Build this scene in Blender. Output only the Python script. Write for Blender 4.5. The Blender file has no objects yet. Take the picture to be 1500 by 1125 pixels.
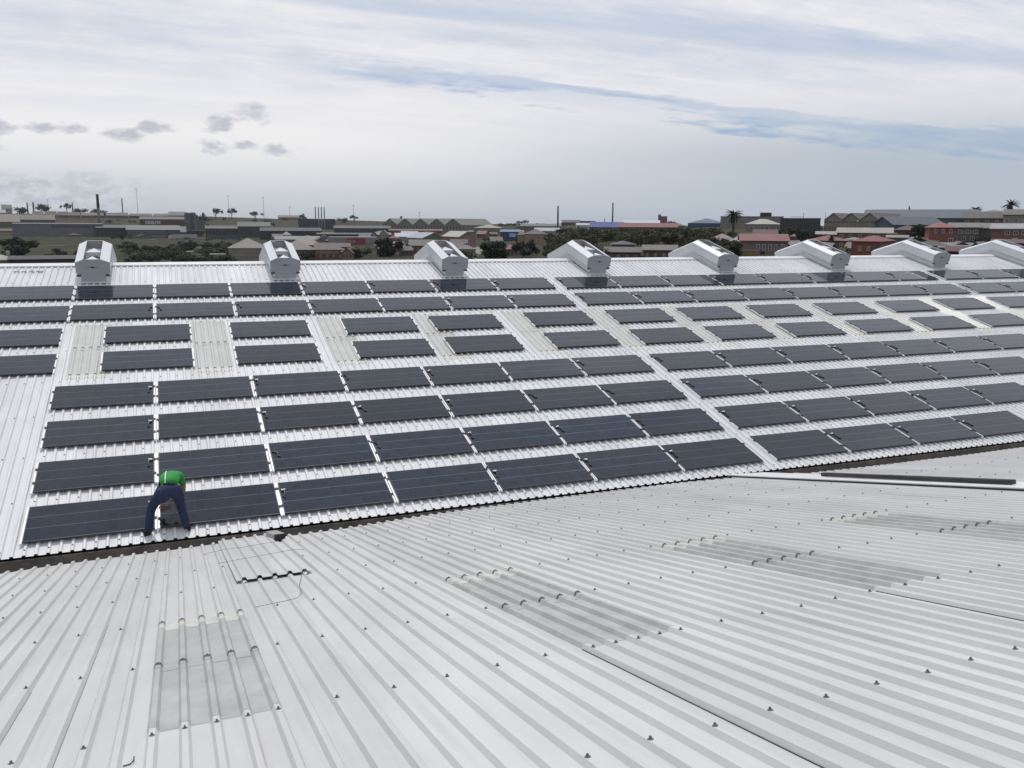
import bpy, bmesh, math, random
from mathutils import Vector, Matrix
random.seed(7)
S = bpy.context.scene
COL = S.collection

# ------------------------------------------------------------------ camera
F = 1271.415                     # focal length in photo pixels (1500 wide)
CAM = Vector((2.4816, -15.0425, 5.0178))
RW = Matrix(((0.9318541, -0.3627872, 0.0057861), (-0.0603972, -0.1708213, -0.9834492), (0.3577711, 0.9160816, -0.1810919)))
cd = bpy.data.cameras.new('camera'); cam = bpy.data.objects.new('camera', cd); COL.objects.link(cam)
cd.sensor_width = 36.0; cd.lens = F / 1500 * 36.0; cd.clip_start = 0.1; cd.clip_end = 30000
r = RW
cam.matrix_world = Matrix(((r[0][0], -r[1][0], -r[2][0], CAM.x), (r[0][1], -r[1][1], -r[2][1], CAM.y), (r[0][2], -r[1][2], -r[2][2], CAM.z), (0, 0, 0, 1)))
S.camera = cam

# ------------------------------------------------------------------ sun and sky
SUN_EL, SUN_AZ = 66.0, 4.0      # azimuth from +Y towards +X
SUN_STR = 1.9
sd = bpy.data.lights.new('sun', 'SUN'); sun = bpy.data.objects.new('sun', sd); COL.objects.link(sun)
sd.energy = SUN_STR; sd.angle = math.radians(1.5); sd.color = (1.0, 0.965, 0.92)
el, az = math.radians(SUN_EL), math.radians(SUN_AZ)
sv = Vector((math.sin(az) * math.cos(el), math.cos(az) * math.cos(el), math.sin(el)))
sun.rotation_euler = (-sv).to_track_quat('-Z', 'Y').to_euler()
S.view_settings.view_transform = 'Standard'; S.view_settings.look = 'None'
S.view_settings.exposure = 0.0; S.view_settings.gamma = 1.0
try: S.view_settings.use_curve_mapping = False
except Exception: pass

def build_world():
    w = bpy.data.worlds.new('World'); S.world = w; w.use_nodes = True
    nt = w.node_tree; N = nt.nodes; L = nt.links; N.clear()
    def nd(t, **k):
        n = N.new(t)
        for a, b in k.items(): setattr(n, a, b)
        return n
    def put(sock, v):
        if hasattr(v, 'is_output'): L.new(v, sock)
        else: sock.default_value = v
    def m(op, a, b=0.0, c=0.0, clamp=False):
        n = nd('ShaderNodeMath', operation=op, use_clamp=clamp)
        put(n.inputs[0], a); put(n.inputs[1], b); put(n.inputs[2], c); return n.outputs[0]
    def vm(op, a, b=None, out=0):
        n = nd('ShaderNodeVectorMath', operation=op); put(n.inputs[0], a)
        if b is not None: put(n.inputs[1], b)
        return n.outputs[out]
    def sstep(v, a, b, lo=0.0, hi=1.0):
        n = nd('ShaderNodeMapRange', interpolation_type='SMOOTHSTEP'); put(n.inputs[0], v)
        for i, x in enumerate((a, b, lo, hi)): n.inputs[i + 1].default_value = x
        return n.outputs[0]
    def noise(vec, scale, detail=6.0, rough=0.55):
        n = nd('ShaderNodeTexNoise'); put(n.inputs['Vector'], vec); n.inputs['Scale'].default_value = scale
        n.inputs['Detail'].default_value = detail; n.inputs['Roughness'].default_value = rough
        return n.outputs[0]
    def mixc(f, a, b):
        n = nd('ShaderNodeMix', data_type='RGBA'); put(n.inputs[0], f); put(n.inputs[6], a); put(n.inputs[7], b); return n.outputs[2]
    tc = nd('ShaderNodeTexCoord'); d = vm('NORMALIZE', tc.outputs['Generated'])
    sx = nd('ShaderNodeSeparateXYZ'); L.new(d, sx.inputs[0]); X, Y, Z = sx.outputs
    zz = m('ADD', m('MAXIMUM', Z, 0.0), 0.09)
    cx = nd('ShaderNodeCombineXYZ'); L.new(m('DIVIDE', X, zz), cx.inputs[0]); L.new(m('DIVIDE', Y, zz), cx.inputs[1])
    P = cx.outputs[0]                       # the cloud deck seen as a flat layer overhead
    # drawn-out veil: stretched noise along the drift direction
    mp = nd('ShaderNodeMapping'); L.new(P, mp.inputs[0]); mp.inputs['Rotation'].default_value = (0, 0, math.radians(-62)); mp.inputs['Scale'].default_value = (0.35, 1.5, 1)
    n1 = noise(mp.outputs[0], 0.75, 7, 0.6); n2 = noise(mp.outputs[0], 2.6, 5, 0.6); n3 = noise(P, 0.22, 3, 0.5); n4 = noise(P, 3.4, 7, 0.68)
    # blue lane through the veil
    lane = vm('DOT_PRODUCT', d, (-0.0396, 0.1716, -0.9844), 1)
    lw = m('ADD', lane, m('MULTIPLY', m('SUBTRACT', n1, 0.5), 0.09))
    lw = m('ADD', m('ADD', lw, m('MULTIPLY', m('SUBTRACT', n2, 0.5), 0.035)), m('MULTIPLY', m('SUBTRACT', n4, 0.5), 0.03))
    lane_m = m('MULTIPLY', m('SUBTRACT', 1.0, sstep(m('ABSOLUTE', lw), 0.002, 0.0145)), sstep(X, 0.06, 0.30))
    lane_m = m('MULTIPLY', lane_m, sstep(n2, 0.28, 0.62, 1.0, 0.45))
    lane2 = vm('DOT_PRODUCT', d, (-0.0396, 0.1716, -0.9844), 1)
    lw2 = m('ADD', m('ADD', lane2, 0.075), m('MULTIPLY', m('SUBTRACT', n1, 0.5), 0.12))
    lane2_m = m('MULTIPLY', m('SUBTRACT', 1.0, sstep(m('ABSOLUTE', lw2), 0.002, 0.022)), 0.5)
    gaps = m('MULTIPLY', sstep(n1, 0.50, 0.34), sstep(Z, 0.11, 0.2, 0.0, 0.75))
    hole = m('MAXIMUM', m('MAXIMUM', lane_m, lane2_m), gaps, clamp=True)
    # cloud colour: white veil, greyer and bluer down at the horizon
    hz = sstep(Z, 0.0, 0.10)
    base = mixc(hz, (0.56, 0.605, 0.65, 1), (0.90, 0.885, 0.89, 1))
    rt = sstep(m('ADD', X, m('MULTIPLY', n3, 0.25)), 0.25, 0.85)
    base = mixc(m('MULTIPLY', rt, m('SUBTRACT', 1.0, sstep(Z, 0.06, 0.16))), base, (0.475, 0.535, 0.61, 1))
    tex = sstep(m('ADD', m('ADD', m('MULTIPLY', n1, 0.55), m('MULTIPLY', n2, 0.25)), m('MULTIPLY', n4, 0.2)), 0.38, 0.64)
    base = mixc(m('MULTIPLY', m('MULTIPLY', tex, sstep(Z, 0.07, 0.18)), 0.85), base, (0.54, 0.60, 0.735, 1))
    # heap clouds low on the left: pale bank plus small grey shreds
    pn = noise(vm('MULTIPLY', d, (1, 1, 2.2)), 26.0, 5, 0.62)
    pn2 = noise(vm('MULTIPLY', d, (1, 1, 2.0)), 60.0, 4, 0.6)
    puff = None
    for c, rad in (((-.150, .986, .0885), .022), ((-.1096, .9899, .0905), .019), ((-.0819, .9924, .0919), .019), ((-.0378, .9956, .0860), .025), ((-.008, .9953, .0962), .024),
                   ((.058, .9926, .1040), .027), ((.0935, .9891, .1125), .030), ((.044, .996, .0783), .022), ((.0833, .9932, .0810), .018), ((.1167, .9902, .0765), .026), ((-.152, .9865, .0710), .016)):
        e = vm('LENGTH', vm('MULTIPLY', vm('SUBTRACT', d, c), (1, 1, 2.7)), None, 1)
        e = m('DIVIDE', e, rad); puff = e if puff is None else m('MINIMUM', puff, e)
    pd = m('ADD', m('ADD', puff, m('MULTIPLY', m('SUBTRACT', pn, 0.5), 2.6)), m('MULTIPLY', m('SUBTRACT', pn2, 0.5), 1.8))
    puff_m = sstep(pd, 1.0, 0.0, 0.0, 0.75)
    bank = m('MULTIPLY', sstep(m('ADD', Z, m('MULTIPLY', m('SUBTRACT', pn, 0.5), 0.05)), 0.052, 0.036), sstep(X, 0.03, -0.10))
    base = mixc(m('MULTIPLY', bank, 0.75), base, mixc(sstep(pn2, 0.35, 0.65), (0.46, 0.505, 0.57, 1), (0.68, 0.71, 0.74, 1)))
    bank2 = m('MULTIPLY', sstep(m('ADD', Z, m('MULTIPLY', m('SUBTRACT', pn, 0.5), 0.03)), 0.020, 0.010), sstep(X, 0.45, 0.2))
    base = mixc(m('MULTIPLY', bank2, 0.4), base, (0.56, 0.60, 0.64, 1))
    base = mixc(puff_m, base, mixc(sstep(pn, 0.4, 0.62), (0.43, 0.46, 0.53, 1), (0.55, 0.585, 0.65, 1)))
    base = mixc(m('MULTIPLY', hole, sstep(n4, 0.35, 0.6, 0.95, 0.6)), base, (0.30, 0.455, 0.70, 1))
    sky = nd('ShaderNodeTexSky', sky_type='NISHITA'); sky.sun_disc = False; sky.sun_elevation = el; sky.sun_rotation = az
    sky.air_density = 1.0; sky.dust_density = 0.6
    b1 = nd('ShaderNodeBackground'); L.new(sky.outputs[0], b1.inputs[0]); b1.inputs[1].default_value = 0.06
    b2 = nd('ShaderNodeBackground'); L.new(base, b2.inputs[0]); b2.inputs[1].default_value = 1.0
    mx = nd('ShaderNodeMixShader'); L.new(m('MULTIPLY', hole, 0.18), mx.inputs[0]); L.new(b2.outputs[0], mx.inputs[1]); L.new(b1.outputs[0], mx.inputs[2])
    o = nd('ShaderNodeOutputWorld'); L.new(mx.outputs[0], o.inputs[0])
build_world()

# ------------------------------------------------------------------ materials
def mat(name, col, rough=0.6, metal=0.0, spec=0.5, var=0.0, vscale=3.0, rvar=0.0, bump=0.0, bscale=20.0, col2=None, objvar=0.0, coord='Object', stretch=(1, 1, 1)):
    m = bpy.data.materials.new(name); m.use_nodes = True
    nt = m.node_tree; b = nt.nodes['Principled BSDF']
    b.inputs['Base Color'].default_value = (*col, 1); b.inputs['Roughness'].default_value = rough; b.inputs['Metallic'].default_value = metal
    b.inputs['Specular IOR Level'].default_value = spec
    tc = nt.nodes.new('ShaderNodeTexCoord'); mp = nt.nodes.new('ShaderNodeMapping'); nt.links.new(tc.outputs[coord], mp.inputs[0]); mp.inputs['Scale'].default_value = stretch
    colsock = None
    if var > 0 or col2:
        n = nt.nodes.new('ShaderNodeTexNoise'); n.inputs['Scale'].default_value = vscale; n.inputs['Detail'].default_value = 6; n.inputs['Roughness'].default_value = 0.62
        nt.links.new(mp.outputs[0], n.inputs['Vector'])
        cr = nt.nodes.new('ShaderNodeValToRGB'); cr.color_ramp.elements[0].position = 0.34; cr.color_ramp.elements[1].position = 0.66
        c2 = col2 if col2 else tuple(min(1, c * (1 + var)) for c in col)
        c1 = col if col2 else tuple(c * (1 - var) for c in col)
        cr.color_ramp.elements[0].color = (*c1, 1); cr.color_ramp.elements[1].color = (*c2, 1)
        nt.links.new(n.outputs[0], cr.inputs[0]); colsock = cr.outputs[0]
        if rvar:
            rr = nt.nodes.new('ShaderNodeMapRange'); rr.inputs[3].default_value = rough - rvar; rr.inputs[4].default_value = rough + rvar
            nt.links.new(n.outputs[0], rr.inputs[0]); nt.links.new(rr.outputs[0], b.inputs['Roughness'])
    if objvar > 0:
        oi = nt.nodes.new('ShaderNodeObjectInfo'); mr = nt.nodes.new('ShaderNodeMapRange'); mr.inputs[3].default_value = 1 - objvar; mr.inputs[4].default_value = 1 + objvar
        nt.links.new(oi.outputs['Random'], mr.inputs[0])
        mx = nt.nodes.new('ShaderNodeMix'); mx.data_type = 'RGBA'; mx.blend_type = 'MULTIPLY'; mx.inputs[0].default_value = 1
        if colsock: nt.links.new(colsock, mx.inputs[6])
        else: mx.inputs[6].default_value = (*col, 1)
        cb = nt.nodes.new('ShaderNodeCombineColor'); 
        for i in range(3): nt.links.new(mr.outputs[0], cb.inputs[i])
        nt.links.new(cb.outputs[0], mx.inputs[7]); colsock = mx.outputs[2]
    if colsock: nt.links.new(colsock, b.inputs['Base Color'])
    if bump > 0:
        n = nt.nodes.new('ShaderNodeTexNoise'); n.inputs['Scale'].default_value = bscale; n.inputs['Detail'].default_value = 4
        nt.links.new(mp.outputs[0], n.inputs['Vector']); bp = nt.nodes.new('ShaderNodeBump'); bp.inputs['Strength'].default_value = bump; bp.inputs['Distance'].default_value = 0.02
        nt.links.new(n.outputs[0], bp.inputs['Height']); nt.links.new(bp.outputs[0], b.inputs['Normal'])
    return m

def panel_glass_mat():
    m = bpy.data.materials.new('panel_glass'); m.use_nodes = True; nt = m.node_tree; b = nt.nodes['Principled BSDF']; L = nt.links
    tc = nt.nodes.new('ShaderNodeTexCoord'); sp = nt.nodes.new('ShaderNodeSeparateXYZ'); L.new(tc.outputs['Object'], sp.inputs[0])
    def mth(op, a, c=0.0, d=0.0):
        n = nt.nodes.new('ShaderNodeMath'); n.operation = op
        for i, v in enumerate((a, c, d)):
            if hasattr(v, 'is_output'): L.new(v, n.inputs[i])
            else: n.inputs[i].default_value = v
        return n.outputs[0]
    def line(sock, pos, w): return mth('LESS_THAN', mth('ABSOLUTE', mth('SUBTRACT', sock, pos)), w)
    X, Y = sp.outputs[0], sp.outputs[1]
    # two light ribbons along the module, and the faint joints between cells
    rib = mth('MAXIMUM', line(Y, 0.375, 0.0042), line(Y, 0.70, 0.0042))
    gx = mth('LESS_THAN', mth('ABSOLUTE', mth('SUBTRACT', mth('FRACT', mth('MULTIPLY', X, 6.122)), 0.5)), 0.016)
    gy = mth('LESS_THAN', mth('ABSOLUTE', mth('SUBTRACT', mth('FRACT', mth('MULTIPLY', Y, 5.79)), 0.5)), 0.014)
    grid = mth('MAXIMUM', gx, gy)
    n = nt.nodes.new('ShaderNodeTexNoise'); n.inputs['Scale'].default_value = 1.7; n.inputs['Detail'].default_value = 5; L.new(tc.outputs['Object'], n.inputs['Vector'])
    oi = nt.nodes.new('ShaderNodeObjectInfo'); mr = nt.nodes.new('ShaderNodeMapRange'); mr.inputs[3].default_value = 0.7; mr.inputs[4].default_value = 1.35; L.new(oi.outputs['Random'], mr.inputs[0])
    def mix(f, a, c, bl='MIX'):
        x = nt.nodes.new('ShaderNodeMix'); x.data_type = 'RGBA'; x.blend_type = bl
        for s, v in ((0, f), (6, a), (7, c)):
            if hasattr(v, 'is_output'): L.new(v, x.inputs[s])
            else: x.inputs[s].default_value = v
        return x.outputs[2]
    c = mix(n.outputs[0], (0.008, 0.012, 0.021, 1), (0.013, 0.018, 0.029, 1))
    fl = nt.nodes.new('ShaderNodeCombineXYZ'); L.new(mth('FLOOR', mth('ADD', mth('MULTIPLY', X, 6.122), 0.5)), fl.inputs[0]); L.new(mth('FLOOR', mth('ADD', mth('MULTIPLY', Y, 5.79), 0.5)), fl.inputs[1]); L.new(mth('MULTIPLY', oi.outputs['Random'], 91.0), fl.inputs[2])
    wn = nt.nodes.new('ShaderNodeTexWhiteNoise'); wn.noise_dimensions = '3D'; L.new(fl.outputs[0], wn.inputs['Vector'])
    ct = nt.nodes.new('ShaderNodeMapRange'); L.new(wn.outputs[0], ct.inputs[0]); ct.inputs[3].default_value = 0.78; ct.inputs[4].default_value = 1.28
    cc = nt.nodes.new('ShaderNodeCombineColor')
    for i in range(3): L.new(ct.outputs[0], cc.inputs[i])
    c = mix(1.0, c, cc.outputs[0], 'MULTIPLY')
    c = mix(grid, c, (0.020, 0.025, 0.034, 1)); c = mix(rib, c, (0.13, 0.145, 0.17, 1))
    cb = nt.nodes.new('ShaderNodeCombineColor')
    for i in range(3): L.new(mr.outputs[0], cb.inputs[i])
    c = mix(1.0, c, cb.outputs[0], 'MULTIPLY')
    L.new(c, b.inputs['Base Color']); b.inputs['Roughness'].default_value = 0.14; b.inputs['Specular Tint'].default_value = (0.80, 0.90, 1.0, 1); b.inputs['IOR'].default_value = 1.40
    rr = nt.nodes.new('ShaderNodeMapRange'); rr.inputs[3].default_value = 0.03; rr.inputs[4].default_value = 0.07; L.new(n.outputs[0], rr.inputs[0]); L.new(rr.outputs[0], b.inputs['Roughness'])
    n2 = nt.nodes.new('ShaderNodeTexNoise'); n2.inputs['Scale'].default_value = 2.2; n2.inputs['Detail'].default_value = 2; L.new(tc.outputs['Object'], n2.inputs['Vector'])
    bp = nt.nodes.new('ShaderNodeBump'); bp.inputs['Strength'].default_value = 0.06; bp.inputs['Distance'].default_value = 0.02; L.new(n2.outputs[0], bp.inputs['Height']); L.new(bp.outputs[0], b.inputs['Normal'])
    return m

M = {}
def roof_mat(name, col, vscale, stretch, ph):
    m = mat(name, col, rough=0.42, spec=0.4, var=0.06, vscale=vscale, rvar=0.07, bump=0.06, bscale=2.5, stretch=stretch)
    nt = m.node_tree; L = nt.links; b = nt.nodes['Principled BSDF']; src = b.inputs['Base Color'].links[0].from_socket
    tc = nt.nodes.new('ShaderNodeTexCoord'); sp = nt.nodes.new('ShaderNodeSeparateXYZ'); L.new(tc.outputs['Object'], sp.inputs[0])
    def mth(op, a, c):
        n = nt.nodes.new('ShaderNodeMath'); n.operation = op
        for k, v in enumerate((a, c)):
            if hasattr(v, 'is_output'): L.new(v, n.inputs[k])
            else: n.inputs[k].default_value = v
        return n.outputs[0]
    sheet = mth('FLOOR', mth('DIVIDE', mth('SUBTRACT', sp.outputs[0], ph), 0.684), 0)
    wn = nt.nodes.new('ShaderNodeTexWhiteNoise'); wn.noise_dimensions = '1D'; L.new(sheet, wn.inputs['W'])
    tone = nt.nodes.new('ShaderNodeMapRange'); L.new(wn.outputs[0], tone.inputs[0]); tone.inputs[3].default_value = 0.94; tone.inputs[4].default_value = 1.04
    # run-off streaks and scuffs
    mp = nt.nodes.new('ShaderNodeMapping'); L.new(tc.outputs['Object'], mp.inputs[0]); mp.inputs['Scale'].default_value = (14, 0.5, 0.5)
    n1 = nt.nodes.new('ShaderNodeTexNoise'); n1.inputs['Scale'].default_value = 1.0; n1.inputs['Detail'].default_value = 5; L.new(mp.outputs[0], n1.inputs['Vector'])
    st = nt.nodes.new('ShaderNodeMapRange'); L.new(n1.outputs[0], st.inputs[0]); st.inputs[1].default_value = 0.56; st.inputs[2].default_value = 0.78; st.inputs[3].default_value = 1.0; st.inputs[4].default_value = 0.86
    n2 = nt.nodes.new('ShaderNodeTexNoise'); n2.inputs['Scale'].default_value = 5.0; n2.inputs['Detail'].default_value = 7; n2.inputs['Roughness'].default_value = 0.7; L.new(tc.outputs['Object'], n2.inputs['Vector'])
    sc = nt.nodes.new('ShaderNodeMapRange'); L.new(n2.outputs[0], sc.inputs[0]); sc.inputs[1].default_value = 0.63; sc.inputs[2].default_value = 0.75; sc.inputs[3].default_value = 1.0; sc.inputs[4].default_value = 0.88
    k = mth('MULTIPLY', mth('MULTIPLY', tone.outputs[0], st.outputs[0]), sc.outputs[0])
    cb = nt.nodes.new('ShaderNodeCombineColor')
    for q in range(3): L.new(k, cb.inputs[q])
    mx = nt.nodes.new('ShaderNodeMix'); mx.data_type = 'RGBA'; mx.blend_type = 'MULTIPLY'; mx.inputs[0].default_value = 1; L.new(src, mx.inputs[6]); L.new(cb.outputs[0], mx.inputs[7]); L.new(mx.outputs[2], b.inputs['Base Color'])
    return m
M['roof_near'] = roof_mat('painted_sheet_near', (0.55, 0.55, 0.546), 1.1, (1.6, 0.5, 1), 2.08)
M['roof_far'] = roof_mat('painted_sheet_far', (0.61, 0.623, 0.637), 1.1, (1.6, 0.5, 1), 0.0)
M['flash'] = mat('white_flashing', (0.66, 0.67, 0.68), 0.4, var=0.05, vscale=2)
M['skylight_near'] = mat('grey_fibreglass', (0.40, 0.405, 0.395), 0.45, var=0.13, vscale=2.8, bump=0.1, bscale=9)
M['skylight_rim'] = mat('yellowed_fibreglass', (0.56, 0.56, 0.515), 0.4, var=0.12, vscale=9)
M['skylight_far'] = mat('cream_fibreglass', (0.50, 0.513, 0.485), 0.22, spec=0.35, var=0.06, vscale=2)
M['gutter'] = mat('rusty_gutter', (0.070, 0.061, 0.054), 0.8, col2=(0.16, 0.135, 0.115), vscale=3.2, bump=0.3)
M['opening'] = mat('dark_opening', (0.03, 0.03, 0.032), 0.9)  # near-black tone, painted in for shade inside the eave and joint openings
M['dark'] = mat('dark_metal', (0.035, 0.036, 0.04), 0.55)
M['black'] = mat('black_plastic', (0.015, 0.015, 0.017), 0.5)
M['white'] = mat('white_plastic', (0.75, 0.75, 0.75), 0.5)
M['washer'] = mat('weathered_washer', (0.12, 0.125, 0.13), 0.6)
M['alu'] = mat('aluminium_rail', (0.80, 0.81, 0.83), 0.32, metal=0.35)
M['frame'] = mat('module_frame', (0.035, 0.037, 0.042), 0.4)
M['glass'] = panel_glass_mat()
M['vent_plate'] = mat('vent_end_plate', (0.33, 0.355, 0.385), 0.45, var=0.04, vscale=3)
M['vent_side'] = mat('vent_sheet', (0.58, 0.60, 0.615), 0.36, metal=0.1, var=0.05, vscale=3)
M['vent_flap'] = mat('vent_flap', (0.70, 0.72, 0.74), 0.22, metal=0.35, var=0.03, vscale=4)
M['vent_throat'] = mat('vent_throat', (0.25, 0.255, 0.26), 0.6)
M['vent_saddle'] = mat('vent_saddle', (0.36, 0.38, 0.40), 0.45, var=0.05, vscale=3)
M['vent_logo'] = mat('vent_logo', (0.06, 0.065, 0.075), 0.5)
M['concrete'] = mat('concrete', (0.30, 0.29, 0.28), 0.85, var=0.2, vscale=3)
M['timber'] = mat('weathered_timber', (0.045, 0.043, 0.042), 0.85, var=0.4, vscale=3, stretch=(6, 0.6, 6), bump=0.3)
M['block'] = mat('grey_block', (0.30, 0.31, 0.30), 0.85, var=0.2, vscale=14)

# ------------------------------------------------------------------ mesh helpers
class MB:
    def __init__(s): s.v = []; s.f = []
    def add(s, vs, fs):
        o = len(s.v); s.v += [tuple(p) for p in vs]; s.f += [tuple(i + o for i in f) for f in fs]; return s
    def box(s, a, b, tf=None):
        x0, y0, z0 = a; x1, y1, z1 = b
        vs = [(x0, y0, z0), (x1, y0, z0), (x1, y1, z0), (x0, y1, z0), (x0, y0, z1), (x1, y0, z1), (x1, y1, z1), (x0, y1, z1)]
        if tf: vs = [tf(*p) for p in vs]
        return s.add(vs, [(0, 3, 2, 1), (4, 5, 6, 7), (0, 1, 5, 4), (1, 2, 6, 5), (2, 3, 7, 6), (3, 0, 4, 7)])
    def prism(s, poly, y0, y1, tf=None):          # poly in (x, z), extruded along y
        n = len(poly); vs = [(x, y0, z) for x, z in poly] + [(x, y1, z) for x, z in poly]
        if tf: vs = [tf(*p) for p in vs]
        return s.add(vs, [tuple(range(n)), tuple(range(2 * n - 1, n - 1, -1))] + [((i + 1) % n, i, n + i, n + (i + 1) % n) for i in range(n)])
    def tube(s, pts, rads, n=8, cap=True):
        pts = [Vector(p) for p in pts]
        if not isinstance(rads, (list, tuple)): rads = [rads] * len(pts)
        o = len(s.v)
        for i, p in enumerate(pts):
            t = (pts[min(i + 1, len(pts) - 1)] - pts[max(i - 1, 0)]).normalized()
            a = t.cross(Vector((0, 0, 1)) if abs(t.z) < 0.9 else Vector((1, 0, 0))).normalized(); b = t.cross(a)
            for k in range(n):
                an = 2 * math.pi * k / n; s.v.append(tuple(p + (a * math.cos(an) + b * math.sin(an)) * rads[i]))
        for i in range(len(pts) - 1):
            for k in range(n): s.f.append((o + i * n + k, o + i * n + (k + 1) % n, o + (i + 1) * n + (k + 1) % n, o + (i + 1) * n + k))
        if cap: s.f.append(tuple(o + k for k in range(n))[::-1]); s.f.append(tuple(o + (len(pts) - 1) * n + k for k in range(n)))
        return s
    def mesh(s, name, m=None):
        me = bpy.data.meshes.new(name); me.from_pydata(s.v, [], s.f); me.update()
        if m: me.materials.append(m)
        return me
    def build(s, name, m, parent=None): return obj(name, s.mesh(name, m), parent)

def obj(name, me, parent=None, loc=None):
    o = bpy.data.objects.new(name, me); COL.objects.link(o)
    if parent: o.parent = parent
    if loc is not None: o.location = loc
    return o
def tag(o, label=None, cat=None, group=None, kind=None):
    for k, v in (('label', label), ('category', cat), ('group', group), ('kind', kind)):
        if v: o[k] = v
    return o
def thing(name, label, cat, loc=(0, 0, 0), rz=0.0, group=None, mw=None):
    o = bpy.data.objects.new(name, None); COL.objects.link(o); o.empty_display_size = 0.2
    if mw is not None: o.matrix_world = mw
    else: o.location = loc; o.rotation_euler = (0, 0, rz)
    return tag(o, label, cat, group)
def smooth(o):
    for p in o.data.polygons: p.use_smooth = True
    return o
ORD = ['', 'first', 'second', 'third', 'fourth', 'fifth', 'sixth', 'seventh', 'eighth', 'ninth', 'tenth', 'eleventh', 'twelfth', 'thirteenth', 'fourteenth', 'fifteenth', 'sixteenth', 'seventeenth', 'eighteenth', 'nineteenth', 'twentieth', 'twenty-first']

# ------------------------------------------------------------------ roof frames
A = math.radians(15.0)
FU, FV, FN = Vector((1, 0, 0)), Vector((0, math.cos(A), math.sin(A))), Vector((0, -math.sin(A), math.cos(A)))
def far(u, v, n=0.0): return FU * u + FV * v + FN * n
FAR_M = Matrix(((FU.x, FV.x, FN.x, 0), (FU.y, FV.y, FN.y, 0), (FU.z, FV.z, FN.z, 0), (0, 0, 0, 1)))
def far_mw(u, v, n): return Matrix.Translation(far(u, v, n)) @ FAR_M
NO = Vector((0, -0.695, -0.163))
NU, NS, NN = Vector((0.99995, 0.0076857, 0.0058304)), Vector((0.0060565, -0.9705823, 0.2406932)), Vector((-0.0075087, 0.2406467, 0.9705837))
def near(u, s, n=0.0): return NO + NU * u + NS * s + NN * n
NEAR_M = Matrix(((NU.x, -NS.x, NN.x, 0), (NU.y, -NS.y, NN.y, 0), (NU.z, -NS.z, NN.z, 0), (0, 0, 0, 1)))
def near_mw(u, s, n): return Matrix.Translation(near(u, s, n)) @ NEAR_M
PIT, RH = 0.171, 0.032
FPH, NPH = 0.052, 2.166            # rib phase on each slope
RIBTOP = -0.052                     # far rib tops below the module plane

def ibr(fn, k0, k1, ph, top, v0, v1, nseg=1, cham=False, trim=False):
    """square-fluted sheet: ribs k0..k1 (inclusive), v0/v1 may be functions of rib index"""
    mb = MB(); prof = []
    for k in range(k0, k1 + 1):
        c = ph + k * PIT
        for du, h in ((-0.0855, -RH), (-0.033, -RH), (-0.0165, 0), (0.0165, 0), (0.033, -RH)) if not cham else ((-0.0855, -RH), (-0.045, -RH), (-0.036, -RH + .004), (-0.021, -0.004), (-0.0155, 0.0), (0.0155, 0.0), (0.021, -0.004), (0.036, -RH + .004), (0.045, -RH)): prof.append((c + du, top + h, k))
    prof.append((ph + k1 * PIT + 0.0855, top - RH, k1))
    if trim: prof = prof[1:-1]
    n = len(prof)
    for j in range(nseg + 1):
        for u, h, k in prof:
            a = v0(k) if callable(v0) else v0; b = v1(k) if callable(v1) else v1
            mb.v.append(tuple(fn(u, a + (b - a) * j / nseg, h)))
    for j in range(nseg):
        for i in range(n - 1): mb.f.append((j * n + i, j * n + i + 1, (j + 1) * n + i + 1, (j + 1) * n + i))
    return mb

wh = thing('warehouse', 'large warehouse with two white ribbed metal roof slopes meeting at a dark gutter', 'warehouse', (0, -0.5, -7))
WI = wh.location.copy()
def W(mb, name, m, parent=None):                    # warehouse part given in world coordinates
    o = mb.build(name, m)
    o.parent = parent or wh
    o.matrix_parent_inverse = Matrix.Translation(-WI)
    return o
def WS(o, part): o.parent = part; o.matrix_parent_inverse = (Matrix.Translation(WI) @ Matrix.Translation(-WI)).inverted(); return o

RV = 14.75                                           # ridge along the slope
RY, RZ = RV * math.cos(A), RV * math.sin(A)
kF0, kF1 = int((-9 - FPH) / PIT), int((62 - FPH) / PIT)
far_roof = W(ibr(far, kF0, kF1, FPH, RIBTOP, -0.3, RV, 1), 'far_roof_slope', M['roof_far'])
def back(u, v, n): return Vector((u, RY + v * math.cos(A) + n * math.sin(A), RZ - v * math.sin(A) + n * math.cos(A)))
W(ibr(back, kF0, kF1, FPH, RIBTOP, 0.0, 15.0, 1), 'back_roof_slope', M['roof_far'])
mb = MB()
capn = -0.030
prof = [far(0, RV - 0.24, RIBTOP - 0.022), far(0, RV - 0.24, capn), Vector((0, RY, RZ + capn / math.cos(A) + 0.012)), back(0, 0.24, capn), back(0, 0.24, RIBTOP - 0.022)]
for i in range(4):
    a, b = prof[i], prof[i + 1]
    mb.add([a + Vector((-9, 0, 0)), a + Vector((62, 0, 0)), b + Vector((62, 0, 0)), b + Vector((-9, 0, 0))], [(0, 1, 2, 3)])
W(mb, 'ridge_capping', M['flash'])
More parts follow.
